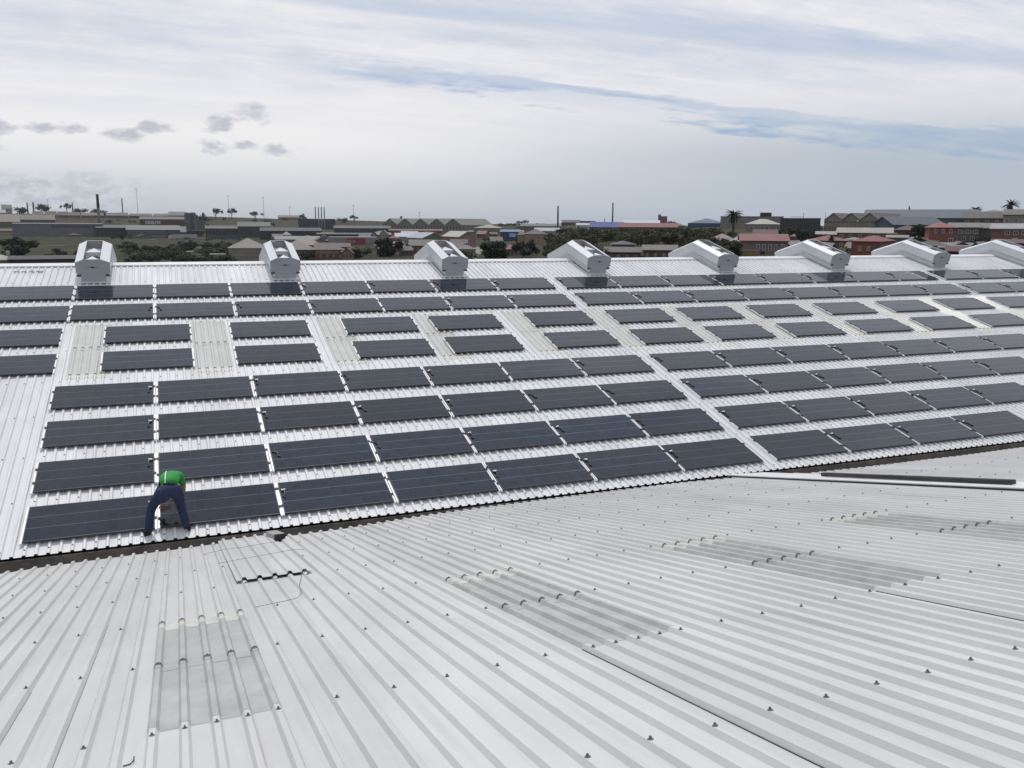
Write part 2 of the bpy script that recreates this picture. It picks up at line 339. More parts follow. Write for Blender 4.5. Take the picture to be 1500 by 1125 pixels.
# eave of the near slope: sheet ends are a little uneven
def near_eave(k):
    u = NPH + k * PIT
    T = [(-9, .3), (-.15, .3), (.36, .1), (.92, .06), (2.2, .03), (3.0, -.1), (4.2, .2), (4.9, .15), (6.2, -.16), (7.6, -.42), (9.0, -.42), (10.5, -.36), (12, -.2), (12.9, .1), (13.0, .12), (13.9, .2), (14.0, 1.1), (15.5, 1.3), (17.5, 1.5), (60, 1.6)]
    for (a, x), (b, y) in zip(T, T[1:]):
        if a <= u <= b: return x + (y - x) * (u - a) / (b - a) + 0.02 * math.sin(k * 12.9898)
    return 0.3
kN0, kN1 = int((-9 - NPH) / PIT), int((40 - NPH) / PIT)
near_roof = W(ibr(near, kN0, kN1, NPH, 0.0, near_eave, 27.0, 1), 'near_roof_slope', M['roof_near'])
mb = MB()
for a, b in (((-9, -0.30, -0.20), (62, -0.24, -0.44)), ((-9, -3.0, -0.47), (62, -0.30, -0.44))): mb.box(a, b)
mb.box((-9, -0.262, -0.435), (62, -0.242, -0.262))
W(mb, 'gutter', M['gutter'])
mb = MB()
for k in range(kF0, kF1 + 1):
    c = FPH + k * PIT; o_ = len(mb.v)
    for du, top in ((-.0855, -.001), (-.033, -.001), (-.0165, RH - .003), (.0165, RH - .003), (.033, -.001), (.0855, -.001)):
        mb.v += [tuple(far(c + du, -.29, RIBTOP - RH - .008)), tuple(far(c + du, -.29, RIBTOP - RH - .003 + top))]
    for q in range(5): mb.f.append((o_ + 2 * q, o_ + 2 * q + 2, o_ + 2 * q + 3, o_ + 2 * q + 1))
    if k > kF0: mb.f.append((o_ - 2, o_, o_ + 1, o_ - 1))
W(mb, 'rib_end_shade', M['opening'])  # rib ends are open; the shade inside them is drawn as a dark strip
W(MB().box((-9, -0.262, -0.26), (62, -0.245, -0.205)), 'gutter_lip', M['gutter'])
mb = MB(); mb.box((-8.8, 28.4, -7), (61.8, 28.6, -0.3)); mb.box((-8.8, -26, -7), (-8.6, 28.4, -0.6)); mb.box((61.6, -26, -7), (61.8, 28.4, -0.6))
mb.prism([(-26.0, -0.6), (-0.4, -0.6), (14.25, 3.55), (28.4, -0.6)], -8.75, -8.65, lambda x, y, z: Vector((y, x, z)))
W(mb, 'wall', M['concrete'])
# raised flashing over the joint in the near roof, at the right
mb = MB(); ju = 12.95
for (u0, n0), (u1, n1) in zip([(ju, -0.02), (ju, 0.045), (ju + 0.10, 0.052), (ju + 0.55, 0.026), (ju + 0.9, 0.006)], [(ju, 0.045), (ju + 0.10, 0.052), (ju + 0.55, 0.026), (ju + 0.9, 0.006), (ju + 0.9, -0.03)]):
    mb.add([near(u0, -0.05, n0), near(u1, -0.05, n1), near(u1, 27, n1), near(u0, 27, n0)], [(0, 1, 2, 3)])
W(mb, 'joint_flashing', M['flash'])
W(MB().box((ju - 0.012, -0.02, -0.03), (ju - 0.002, 27, 0.028), lambda u, s, n: near(u, s, n)), 'joint_gap_shade', M['opening'])  # dark strip drawn for the shade under the flashing edge

# roof lights -------------------------------------------------------
def storm_washer_mesh():
    mb = MB(); n = 8
    for i in range(n):
        pass
    pts = [(-0.032, -0.024), (-0.022, -0.003), (-0.014, 0.003), (0.014, 0.003), (0.022, -0.003), (0.032, -0.024)]
    for (x0, z0), (x1, z1) in zip(pts, pts[1:]):
        mb.add([(x0, -0.009, z0 + .002), (x1, -0.009, z1 + .002), (x1, 0.009, z1 + .002), (x0, 0.009, z0 + .002), (x0, -0.009, z0 + .009), (x1, -0.009, z1 + .009), (x1, 0.009, z1 + .009), (x0, 0.009, z0 + .009)],
               [(0, 3, 2, 1), (4, 5, 6, 7), (0, 1, 5, 4), (1, 2, 6, 5), (2, 3, 7, 6), (3, 0, 4, 7)])
    mb.tube([(0, 0, 0.008), (0, 0, 0.018)], 0.006, 6)
    return mb.mesh('storm_washer', M['washer'])
SW = storm_washer_mesh()
def attach(o, part, mw):
    o.parent = part; o.matrix_parent_inverse = part.matrix_world.inverted() if False else Matrix.Identity(4)
    o.matrix_basis = Matrix.Translation(Vector((0, 0, 0))) @ mw
    return o
def roof_light(fn, mwf, k0, ph, top, s0, s1, mid, m, washers, rim=None, ch=False):
    mb = ibr(fn, k0, k0 + 4, ph, top + 0.0015, s0, s1, cham=ch, trim=not ch)
    o = W(mb, 'skylight', m)
    lap = ibr(fn, k0, k0 + 4, ph, top + 0.0035, mid - 0.1, mid + 0.1, cham=ch, trim=not ch); l = lap.build('sheet_lap', m, o)
    if rim:
        a, b = rim
        ibr(fn, k0, k0 + 4, ph, top + 0.003, a, b, cham=ch, trim=not ch).build('yellowed_edge', M['skylight_rim'], o)
    for s in washers:
        for k in range(5):
            wo = obj('storm_washer', SW, o); wo.matrix_local = mwf(ph + (k0 + k) * PIT, s, top + 0.004)
    return o
for kk in (0, 16, 31, 45):
    roof_light(near, near_mw, kk, NPH, 0.0, 6.42, 9.72, 8.17, M['skylight_near'], (6.52, 8.17), (6.42, 6.75))
for u0 in (.17, 2.92, 6.2, 8.9, 11.52, 14.25, 16.87, 19.6, 22.3, 25.0, 27.75, 30.45, 33.15):
    k0 = round((u0 + .0855 - FPH) / PIT)
    roof_light(far, far_mw, k0, FPH, RIBTOP, 6.38, 9.66, 8.12, M['skylight_far'], (6.55, 8.12) if u0 < 9 else (6.55,), (6.38, 6.62), True)

# side laps: the dark line where one sheet overlaps the next
for k, s0, s1 in ((16, 9.75, 20), (31, 9.75, 20), (45, 8.6, 12)):
    u = NPH + k * PIT - 0.041
    W(MB().box((u, s0, -RH - 0.001), (u + 0.0045, s1, -RH + 0.005), lambda a, b, c: near(a, b, c)), 'side_lap', M['dark'])
for k, s0, s1 in ((-5, 8.2, 20), (-3, 6.0, 20), (7, 5.2, 20)):
    u = NPH + k * PIT + 0.034
    W(MB().box((u, s0, -RH - 0.001), (u + 0.002, s1, -RH + 0.002), lambda a, b, c: near(a, b, c)), 'side_lap', M['washer'])

# roofing screws on every second rib --------------------------------
def screw_mesh(m):
    mb = MB(); mb.tube([(0, 0, 0), (0, 0, 0.004)], [0.0165, 0.014], 8); mb.tube([(0, 0, 0.004), (0, 0, 0.016)], 0.007, 6); return mb.mesh('roof_screw', m)
SC = screw_mesh(M['washer'])
spots = []
for j, s in enumerate((0.42, 1.55, 3.2, 4.85, 6.52, 8.17, 9.85, 11.5, 13.2)):
    for k in range(kN0 + 4, kN1 - 2):
        if (k + j) % 2 or (j > 7 and abs(k) > 60): continue
        if any(a <= k <= a + 4 and 6.4 < s < 9.0 for a in (0, 16, 31, 45)): continue
        if s < near_eave(k) + 0.15: continue
        spots.append((near(NPH + k * PIT, s + random.uniform(-.02, .02), 0.0), s, k))
for k in (1, 3, 17, 19, 32, 34):
    spots.append((near(NPH + k * PIT, 9.85), 9.85, k))
spots.sort(key=lambda q: (q[0] - CAM).length)
stuff = MB()
def in_view(p):
    q = RW @ (p - CAM); return q.z > 0.5 and abs(F * q.x / q.z) < 760 and abs(F * q.y / q.z) < 570
nput = 0
for p, s, k in spots:
    if nput < 100 and in_view(p):
        so = obj('roof_screw', SC, near_roof); so.matrix_local = Matrix.Translation(p) @ NEAR_M; nput += 1
    else:
        T = Matrix.Translation(p) @ NEAR_M
        stuff.add([T @ v.co for v in SC.vertices], [tuple(f.vertices) for f in SC.polygons])
so = stuff.build('roof_screws', M['washer'], near_roof); so['kind'] = 'stuff'
stuff = MB()
for v in (-0.16, 1.28, 2.86, 4.55, 6.2, 7.95, 9.6, 11.2, 13.0, 14.2):
    for k in range(kF0 + 40, kF0 + 300, 2):
        u = FPH + k * PIT
        if any(v0 - .02 < v < v0 + 1.06 for v0 in (0, 1.52, 3.16, 4.83, 6.64, 8.29, 9.9, 11.51)) and u > -.05: continue
        T = far_mw(u, v, RIBTOP); stuff.add([T @ q.co for q in SC.vertices], [tuple(f.vertices) for f in SC.polygons])
so = stuff.build('roof_screws', M['washer'], far_roof); so['kind'] = 'stuff'
mb = MB()
for a, b in ((-1.75, -1.60), (-1.55, -1.42), (-1.36, -1.22), (-1.18, -0.98)):
    mb.box((a, 14.02, RIBTOP + 0.001), (b, 14.10, RIBTOP + 0.006), lambda u, v, n: far(u, v, n))
mb.build('ink_marks', M['washer'], far_roof)

# ------------------------------------------------------------------ solar modules
PL, PW = 1.96, 1.035
me_glass = MB().add([(0.012, 0.012, 0), (PL - 0.012, 0.012, 0), (PL - 0.012, PW - 0.012, 0), (0.012, PW - 0.012, 0)], [(0, 1, 2, 3)]).mesh('glass', M['glass'])
fb = MB(); t = 0.012
fb.box((0, 0, -0.028), (PL, t, 0.0015)); fb.box((0, PW - t, -0.028), (PL, PW, 0.0015)); fb.box((0, t, -0.028), (t, PW - t, 0.0015)); fb.box((PL - t, t, -0.028), (PL, PW - t, 0.0015))
fb.add([(t, t, -0.02), (PL - t, t, -0.02), (PL - t, PW - t, -0.02), (t, PW - t, -0.02)], [(3, 2, 1, 0)])
me_frame = fb.mesh('frame', M['frame'])
rb = MB(); rb.box((-0.037, -0.02, -0.050), (-0.004, PW + 0.01, -0.018)); rb.box((-0.031, -0.02, -0.016), (-0.010, PW + 0.01, -0.010)); me_railL = rb.mesh('mounting_rail', M['alu'])
rb = MB(); rb.box((PL + 0.004, -0.02, -0.050), (PL + 0.037, PW + 0.01, -0.018)); rb.box((PL + 0.010, -0.02, -0.016), (PL + 0.031, PW + 0.01, -0.010)); me_railR = rb.mesh('mounting_rail', M['alu'])
cb = MB(); cb.box((-0.034, -0.03, -0.03), (0.014, 0.03, 0.006)); cb.tube([(-0.014, 0, 0.004), (-0.014, 0, 0.018)], 0.009, 6); me_clamp = cb.mesh('clamp', M['black'])
kb = MB(); kb.tube([(0.0, 0, -0.02), (0.03, -0.015, 0.012), (0.085, -0.05, 0.02), (0.10, -0.13, 0.012), (0.075, -0.20, 0.012), (0.11, -0.25, 0.012)], 0.012, 6); me_cable = kb.mesh('cable', M['black'])
kb = MB(); kb.tube([(0.03, -0.012, 0.022), (0.10, 0.0, 0.026)], 0.017, 6); me_plug = kb.mesh('plug', M['white'])
ROWV = [0, 0.0, 1.52, 3.16, 4.83, 6.64, 8.29, 9.90, 11.51]
def colu(c):
    u = (c - 1) * (PL + 0.0836)
    if c >= 8: u += 0.313
    if c >= 16: u += 0.313
    return u
R56 = [-2.09, .87, 3.84, 6.78, 9.27, 12.2, 14.93, 17.5, 20.2, 22.95, 25.7, 28.4, 31.1, 33.8]
WORD = ['', 'lowest row', 'second row up', 'third row up', 'fourth row up', 'fifth row up', 'sixth row up', 'seventh row up', 'top row']
first = None
for row in range(1, 9):
    if row in (5, 6): us = R56
    elif row == 8: us = [colu(c) for c in range(0, 19)]
    elif row == 7: us = [colu(c) for c in range(0, 18)]
    else: us = [colu(c) for c in range(1, {1: 12, 2: 13, 3: 14, 4: 15}[row])]
    v = ROWV[row]
    for i, u in enumerate(us):
        pc = RW @ (far(u + PL, v + .5) - CAM); x1 = 750 + F * pc.x / pc.z
        pc = RW @ (far(u, v + .5) - CAM); x0 = 750 + F * pc.x / pc.z
        if x1 < 0 or x0 > 1500: continue
        mw = far_mw(u + random.uniform(-.006, .006), v + random.uniform(-.012, .012), 0) @ Matrix.Rotation(random.uniform(-.0018, .0018), 4, 'Z') @ Matrix.Rotation(random.uniform(-.006, .006), 4, 'X') @ Matrix.Rotation(random.uniform(-.003, .003), 4, 'Y')
        p = thing('solar_panel', 'dark solar panel, %s above the gutter, %s from left end' % (WORD[row], ORD[i + 1]), 'solar panel', mw=mw, group='solar panels laid in rows on the far roof')
        obj('glass', me_glass, p); obj('frame', me_frame, p); obj('mounting_rail', me_railL, p); obj('mounting_rail', me_railR, p)
        for y in (0.27, 0.80):
            if random.random() < .85: obj('clamp', me_clamp, p, (0, y + random.uniform(-.05, .05), 0))
            if random.random() < .85:
                c = obj('clamp', me_clamp, p, (PL, y + random.uniform(-.05, .05), 0)); c.rotation_euler = (0, 0, math.pi)
        rightside = (i == 0 and row < 5) or (row == 7 and i == 1)
        if row in (1, 2, 3, 4, 7, 8) and (rightside or (i > 1 or row == 7)) and not (row == 8 and i < 4) and random.random() < .93:
            c = obj('cable', me_cable, p, (PL if rightside else 0.0, 0.72 + random.uniform(-.06, .06), 0))
            if rightside: c.scale = (-1, 1, 1)
            else: c.rotation_euler = (0, 0, random.uniform(-.2, .3))
            if random.random() < .75: obj('plug', me_plug, c)

# ------------------------------------------------------------------ ridge ventilators
def ventilator(u0, label):
    WV, H = 0.90, 0.66
    mw = Matrix.Translation(Vector((u0, RY, RZ)))
    o = thing('ridge_ventilator', label, 'roof vent', mw=mw, group='white ventilators straddling the far ridge')
    Lv = RV - 13.05
    def sec(x, v, n, side):      # side -1 towards us, +1 beyond; v is distance from the ridge along the slope
        n2 = n + RIBTOP
        # keep the two halves mitred on the ridge plane
        y = v * math.cos(A) + n2 * math.sin(A); z = -v * math.sin(A) + n2 * math.cos(A)
        if v == 0: y = 0; z = n2 / math.cos(A)
        return (x, y * (1 if side > 0 else -1), z)
    xs0, xs1, xc0, xc1 = 0.0, WV, 0.215, WV - 0.235
    hs = H - 0.095
    for side in (-1, 1):
        skin = MB()
        def strip(pa, pb, m=None, mbx=None):
            a = [sec(pa[0], 0, pa[1], side), sec(pa[0], Lv, pa[1], side), sec(pb[0], Lv, pb[1], side), sec(pb[0], 0, pb[1], side)]
            mbx.add(a, [(0, 1, 2, 3)])
        for pa, pb in (((xs0, hs), (xs0, 0.27)), ((xs0, 0.27), (0.13, 0.15)), ((0.13, 0.15), (0.13, 0.0)), ((xs1, hs), (xs1, 0.27)), ((xs1, 0.27), (WV - 0.13, 0.15)), ((WV - 0.13, 0.15), (WV - 0.13, 0.0))): strip(pa, pb, mbx=skin)
        skin.build('casing', M['vent_side'], o)
        for (pa, pb) in (((xs0, hs), (xc0, H)), ((xs1, hs), (xc1, H))):
            fl = MB(); n_ = 0.006
            a = [sec(pa[0], 0, pa[1], side), sec(pa[0], Lv + 0.01, pa[1], side), sec(pb[0], Lv + 0.01, pb[1], side), sec(pb[0], 0, pb[1], side)]
            b = [sec(pa[0], 0, pa[1] + n_, side), sec(pa[0], Lv + 0.01, pa[1] + n_, side), sec(pb[0], Lv + 0.01, pb[1] + n_, side), sec(pb[0], 0, pb[1] + n_, side)]
            fl.add(a + b, [(3, 2, 1, 0), (4, 5, 6, 7), (0, 1, 5, 4), (1, 2, 6, 5), (2, 3, 7, 6), (3, 0, 4, 7)])
            # rolled lip along the inner edge
            fl.tube([sec(pb[0], 0.0, pb[1] + 0.002, side), sec(pb[0], Lv, pb[1] + 0.002, side)], 0.010, 6)
            fl.build('flap', M['vent_flap'], o)
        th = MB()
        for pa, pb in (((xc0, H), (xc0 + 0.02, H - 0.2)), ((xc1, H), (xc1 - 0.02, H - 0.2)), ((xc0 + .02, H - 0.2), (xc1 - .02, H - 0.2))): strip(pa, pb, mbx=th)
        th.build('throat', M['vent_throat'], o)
        xm = (xc0 + xc1) / 2
        for v1 in (Lv - 0.01, Lv * 0.52):
            d = MB()
            P0, P1, P2 = sec(xc0 + .01, v1, H - 0.035, side), sec(xc1 - .01, v1, H - 0.035, side), sec(xm, v1 - 0.40, H - 0.03, side)
            Q0, Q1, Q2 = sec(xc0 + .01, v1, H - 0.15, side), sec(xc1 - .01, v1, H - 0.15, side), sec(xm, v1 - 0.40, H - 0.07, side)
            d.add([P0, P1, P2, Q0, Q1, Q2], [(0, 1, 2), (5, 4, 3), (0, 3, 4, 1), (1, 4, 5, 2), (2, 5, 3, 0)]); d.build('baffle', M['vent_flap'], o)
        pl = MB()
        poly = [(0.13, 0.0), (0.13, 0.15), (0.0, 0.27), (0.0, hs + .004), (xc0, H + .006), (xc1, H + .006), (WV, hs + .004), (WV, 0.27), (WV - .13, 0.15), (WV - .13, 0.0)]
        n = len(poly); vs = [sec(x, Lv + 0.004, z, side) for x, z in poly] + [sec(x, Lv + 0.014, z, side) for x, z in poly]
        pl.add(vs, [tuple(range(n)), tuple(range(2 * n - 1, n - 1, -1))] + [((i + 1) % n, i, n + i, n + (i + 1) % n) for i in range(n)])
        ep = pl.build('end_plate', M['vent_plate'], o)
        if side < 0:
            lg = MB(); z0 = 0.43
            lg.add([sec(.26, Lv + .017, z0, side), sec(.40, Lv + .017, z0 - .006, side), sec(.44, Lv + .017, z0 - .03, side), sec(.50, Lv + .017, z0 - .006, side), sec(.63, Lv + .017, z0, side), sec(.50, Lv + .017, z0 + .012, side), sec(.44, Lv + .017, z0 + .035, side), sec(.40, Lv + .017, z0 + .012, side)], [tuple(range(8))])
            lg.build('logo', M['vent_logo'], ep)
            for xx in (0.02, WV - 0.13):
                b = MB(); vs = [sec(x, Lv + e, z, side) for e in (0.015, 0.035) for x, z in ((xx, 0.16), (xx + .11, 0.16), (xx + .11, 0.22), (xx, 0.22))]
                b.add(vs, [(0, 1, 2, 3), (7, 6, 5, 4), (0, 4, 5, 1), (1, 5, 6, 2), (2, 6, 7, 3), (3, 7, 4, 0)]); b.build('bracket', M['vent_logo'], ep)
            # base flashing skirt on the roof in front and at both sides
            sk = MB(); sk.box((-0.1, 0, 0), (1, 1, 1)) if False else None
            vs = [sec(x, v, .006, side) for v, x in ((Lv - .0, .02), (Lv + .16, .02), (Lv + .16, WV - .02), (Lv - .0, WV - .02))]
            sk.add(vs, [(0, 1, 2, 3)]); sk.build('base_flashing', M['vent_side'], o)
    bar = MB().tube([sec(xc0, 0, H + .004, -1), sec(xc1, 0, H + .004, -1)], 0.011, 6); bar.build('tie_bar', M['vent_flap'], o)
    MB().box((xc0 + .01, -.006, (H + RIBTOP - .2) / math.cos(A)), (xc1 - .01, .006, (H + RIBTOP - .03) / math.cos(A))).build('throat_plate', M['vent_throat'], o)
    return o
VU = [-0.05, 5.30, 10.75, 16.05, 21.43, 26.7, 32.0, 37.3]
VL = ['leftmost white ridge ventilator, seen end on, behind the top panel row', 'second white ridge ventilator from the left, throat facing the camera', 'third white ridge ventilator from the left, rear half peeking over the ridge',
      'fourth white ridge ventilator from the left, below the two tall chimneys', 'fifth white ridge ventilator from the left, below the palm tree', 'sixth white ridge ventilator from the left, beside the long red-roofed house',
      'seventh white ridge ventilator from the left, flap glaring in the sun', 'rightmost white ridge ventilator, cut off by the frame edge']
for u, l in zip(VU, VL): ventilator(u, l)

# ------------------------------------------------------------------ loose things on the near roof
sheet = ibr(lambda u, q, n: near(u, q, n + 0.005 * q), 5, 9, NPH, 0.010, lambda k: -0.48 + 0.02 * (k % 3), 4.62)
o = sheet.build('loose_roof_sheet', M['roof_near']); tag(o, 'loose white ribbed roofing sheet lying over the near roof at the gutter', 'roofing sheet')
sm = o.modifiers.new('thickness', 'SOLIDIFY'); sm.thickness = 0.006
pts = [near(a, b, 0.012) for a, b in ((3.66, 4.70), (3.60, 5.1), (3.51, 5.65), (3.48, 6.1), (3.40, 6.35), (3.28, 6.42), (3.16, 6.44), (2.99, 6.50))]
o = MB().tube(pts, 0.003, 5).build('wire', M['washer']); tag(o, 'thin dark wire curling on the near roof below the loose sheet', 'wire')
pts = [near(a, b, 0.03) for a, b in ((2.70, 1.7), (2.95, 1.45), (3.2, 1.5), (3.5, 1.35), (3.75, 1.3))]
o = MB().tube(pts, 0.0028, 5).build('wire', M['washer']); tag(o, 'thin grey wire lying across the loose roofing sheet', 'wire')
pts = [near(a, b, 0.03) for a, b in ((2.80, 3.0), (3.1, 2.85), (3.45, 2.75), (3.8, 2.6), (3.95, 2.75))]
o = MB().tube(pts, 0.0028, 5).build('wire', M['washer']); tag(o, 'faint grey wire across the middle of the loose sheet', 'wire')
bl = thing('grey_block', 'small grey block with a dark open end standing at the gutter edge', 'block', mw=near_mw(3.80, 0.55, 0.0) @ Matrix.Rotation(math.radians(6), 4, 'Z'))
mb = MB(); mb.box((-0.09, -0.28, 0.005), (0.09, 0.36, 0.095)); ob = mb.build('body', M['block'], bl)
bv = ob.modifiers.new('bevel', 'BEVEL'); bv.width = 0.012
mb = MB(); mb.box((-0.085, -0.30, 0.010), (0.085, -0.283, 0.090))
for i in range(3): mb.tube([(-0.06 + .06 * i, -0.30, .05), (-0.06 + .06 * i, -0.325, .05)], 0.022, 8)
mb.build('open_end', M['opening'], bl)
bt = near(13.14, 4.3, 0.09)
mb = MB(); mb.prism([(-0.050, 0), (0.050, 0), (0.051, 0.058), (0.045, 0.064), (-0.045, 0.063), (-0.051, 0.057)], -1.98, 1.95)
o = mb.build('timber_beam', M['timber']); o.matrix_world = near_mw(13.26, 4.35, 0.052) @ Matrix.Rotation(math.radians(-1.2), 4, 'Z'); tag(o, 'long dark timber beam lying along the roof joint at the right', 'beam')
mb = MB(); mb.tube([near(2.035, 10.2, -0.026), near(2.07, 10.19, -0.026), near(2.085, 10.17, -0.018), near(2.085, 10.12, -0.014)], 0.0035, 5)
o = mb.build('metal_clip', M['black']); tag(o, 'tiny bent dark metal clip below the leftmost near skylight', 'clip')

# ------------------------------------------------------------------ the worker
def skinned(name, verts, edges, radii, m, parent=None, sub=2, root=0):
    me = bpy.data.meshes.new(name); me.from_pydata(verts, edges, []); me.update(); me.materials.append(m)
    o = obj(name, me, parent)
    sk = o.modifiers.new('skin', 'SKIN'); sk.use_smooth_shade = True
    for i, rd in enumerate(radii):
        sv_ = me.skin_vertices[0].data[i]; sv_.radius = rd if isinstance(rd, tuple) else (rd, rd); sv_.use_root = (i == root)
    ss = o.modifiers.new('sub', 'SUBSURF'); ss.levels = sub; ss.render_levels = sub
    return o
M['skin'] = mat('brown_skin', (0.17, 0.085, 0.05), 0.55, var=0.1, vscale=20)
M['jeans'] = mat('navy_denim', (0.008, 0.016, 0.048), 0.85, col2=(0.017, 0.032, 0.088), vscale=16, bump=0.35, bscale=14)
M['shirt'] = mat('green_vest', (0.016, 0.25, 0.04), 0.75, var=0.18, vscale=9, bump=0.4, bscale=9)
M['tape'] = mat('reflective_tape', (0.75, 0.78, 0.76), 0.4)
M['boot'] = mat('black_boot', (0.012, 0.012, 0.014), 0.6)
M['sleeve'] = mat('tan_sleeve', (0.19, 0.125, 0.06), 0.8, var=0.2, vscale=18)
M['hair'] = mat('black_hair', (0.012, 0.011, 0.010), 0.9)
wk = thing('person', 'worker in green vest and navy jeans bending over between two panels', 'person', (2.16, -0.15, -0.14))
wo = wk.location
def rel(L): return [tuple(Vector(p) - wo) for p in L]
# body skeleton: pelvis, spine, neck, head, arms to wrists, legs to ankles
BV = [(2.235, -0.19, 0.69), (2.255, -0.04, 0.795), (2.275, 0.20, 0.815), (2.285, 0.36, 0.745), (2.290, 0.46, 0.690), (2.292, 0.53, 0.630),
      (2.13, 0.33, 0.70), (2.10, 0.36, 0.50), (2.10, 0.30, 0.30), (2.45, 0.31, 0.70), (2.44, 0.33, 0.47), (2.26, 0.24, 0.335),
      (2.12, -0.20, 0.68), (1.94, -0.03, 0.36), (1.868, -0.10, -0.04), (2.345, -0.20, 0.675), (2.386, -0.02, 0.36), (2.462, -0.09, -0.035)]
BE = [(0, 1), (1, 2), (2, 3), (3, 4), (4, 5), (3, 6), (6, 7), (7, 8), (3, 9), (9, 10), (10, 11), (0, 12), (12, 13), (13, 14), (0, 15), (15, 16), (16, 17)]
BR = [.075, .08, .10, .09, .055, .085, .055, .045, .033, .055, .045, .033, .085, .06, .042, .085, .06, .042]
body = skinned('body', rel(BV), BE, BR, M['skin'], wk)
def hand(wrist, d, side, name='hand'):
    d = Vector(d).normalized(); up = Vector((0, -1, 0.2)); w = d.cross(up).normalized(); nrm = w.cross(d)
    hb = [Vector(wrist), Vector(wrist) + d * .05, Vector(wrist) + d * .085]; V = list(hb); E = [(0, 1), (1, 2)]; R = [(.026, .02), (.036, .017), (.036, .015)]
    for i, (off, ln) in enumerate(((-.03, .062), (-.01, .075), (.011, .07), (.03, .055))):
        b = hb[2] + w * off; c1 = b + d * ln * .5 - nrm * .012; c2 = b + d * ln * .85 - nrm * .035
        n = len(V); V += [b, c1, c2]; E += [(2, n), (n, n + 1), (n + 1, n + 2)]; R += [.0095, .0085, .007]
    n = len(V); t0 = hb[0] + d * .03 + w * side * .034; V += [t0, t0 + d * .035 + w * side * .018, t0 + d * .065 + w * side * .014 - nrm * .015]; E += [(1, n), (n, n + 1), (n + 1, n + 2)]; R += [.012, .010, .008]
    return skinned(name, rel(V), E, R, M['skin'], wk, 1)
hand((2.10, 0.30, 0.30), (-0.1, -0.1, -1), 1); hand((2.235, 0.235, 0.315), (-0.75, -0.05, -0.55), -1)
# head details on the far side of the bent body
fc = MB(); fc.tube([(2.292, 0.60, 0.665), (2.292, 0.635, 0.65), (2.292, 0.62, 0.62)], [.012, .016, .010], 6); fc.v = rel(fc.v); fc.build('nose', M['skin'], wk)
hb_ = skinned('hair', rel([(2.29, 0.50, 0.70), (2.292, 0.555, 0.655), (2.294, 0.575, 0.60)]), [(0, 1), (1, 2)], [.075, .088, .06], M['hair'], wk)
# clothing
tr = skinned('trousers', rel([(2.235, -0.205, 0.715), (2.245, -0.12, 0.745), (2.125, -0.215, 0.665), (1.975, -0.075, 0.43), (1.928, -0.03, 0.33), (1.89, -0.07, 0.14), (1.868, -0.10, -0.045),
                              (2.345, -0.215, 0.665), (2.375, -0.06, 0.44), (2.392, -0.025, 0.33), (2.432, -0.06, 0.13), (2.462, -0.095, -0.04)]),
             [(0, 1), (0, 2), (2, 3), (3, 4), (4, 5), (5, 6), (0, 7), (7, 8), (8, 9), (9, 10), (10, 11)],
             [(.135, .12), (.15, .10), .114, .088, .078, .072, .070, .114, .088, .078, .072, .070], M['jeans'], wk)
sh = skinned('shirt', rel([(2.235, -0.185, 0.755), (2.240, -0.06, 0.815), (2.258, 0.14, 0.835), (2.285, 0.32, 0.775), (2.14, 0.31, 0.715), (2.10, 0.34, 0.60), (2.425, 0.29, 0.715), (2.435, 0.30, 0.60)]),
             [(0, 1), (1, 2), (2, 3), (3, 4), (4, 5), (3, 6), (6, 7)], [(.160, .105), (.166, .115), (.178, .112), (.150, .105), .072, .060, .072, .060], M['shirt'], wk)
mb = MB()
for x in (2.175,):
    pp = [(x - .018, -0.245, 0.80), (x - .005, -0.20, 0.875), (x + .002, -0.10, 0.945), (x + .006, 0.02, 0.978), (x + .01, 0.14, 0.978)]
    for (a, b) in zip(pp, pp[1:]):
        a, b = Vector(a), Vector(b); mb.add([a - wo + Vector((-.011, 0, 0)), a - wo + Vector((.011, 0, 0)), b - wo + Vector((.011, 0, 0)), b - wo + Vector((-.011, 0, 0))], [(0, 1, 2, 3)])
tp = mb.build('reflective_stripe', M['tape'], sh); sm = tp.modifiers.new('t', 'SOLIDIFY'); sm.thickness = .006
sw_ = tp.modifiers.new('fit', 'SHRINKWRAP'); sw_.target = sh; sw_.offset = 0.012; sw_.wrap_method = 'NEAREST_SURFACEPOINT'
skinned('sleeve', rel([(2.435, 0.30, 0.61), (2.425, 0.33, 0.47), (2.33, 0.275, 0.385), (2.262, 0.245, 0.337)]), [(0, 1), (1, 2), (2, 3)], [.058, .055, .047, .042], M['sleeve'], wk)
skinned('sleeve', rel([(2.10, 0.34, 0.61), (2.10, 0.36, 0.50), (2.10, 0.31, 0.35)]), [(0, 1), (1, 2)], [.058, .052, .043], M['sleeve'], wk)
skinned('belt', rel([(2.236, -0.20, 0.735), (2.243, -0.175, 0.75)]), [(0, 1)], [(.150, .108), (.152, .108)], M['boot'], wk, 1)
for (ax, ay), dx in (((1.868, -0.10), -.11), ((2.462, -0.095), .05)):
    skinned('boot', rel([(ax, ay - .03, -0.065), (ax, ay, -0.01), (ax + dx * .4, ay + .09, -0.085 + .02), (ax + dx, ay + .17, -0.09 + .04)]), [(0, 1), (0, 2), (2, 3)], [.052, .058, .047, .036], M['boot'], wk)

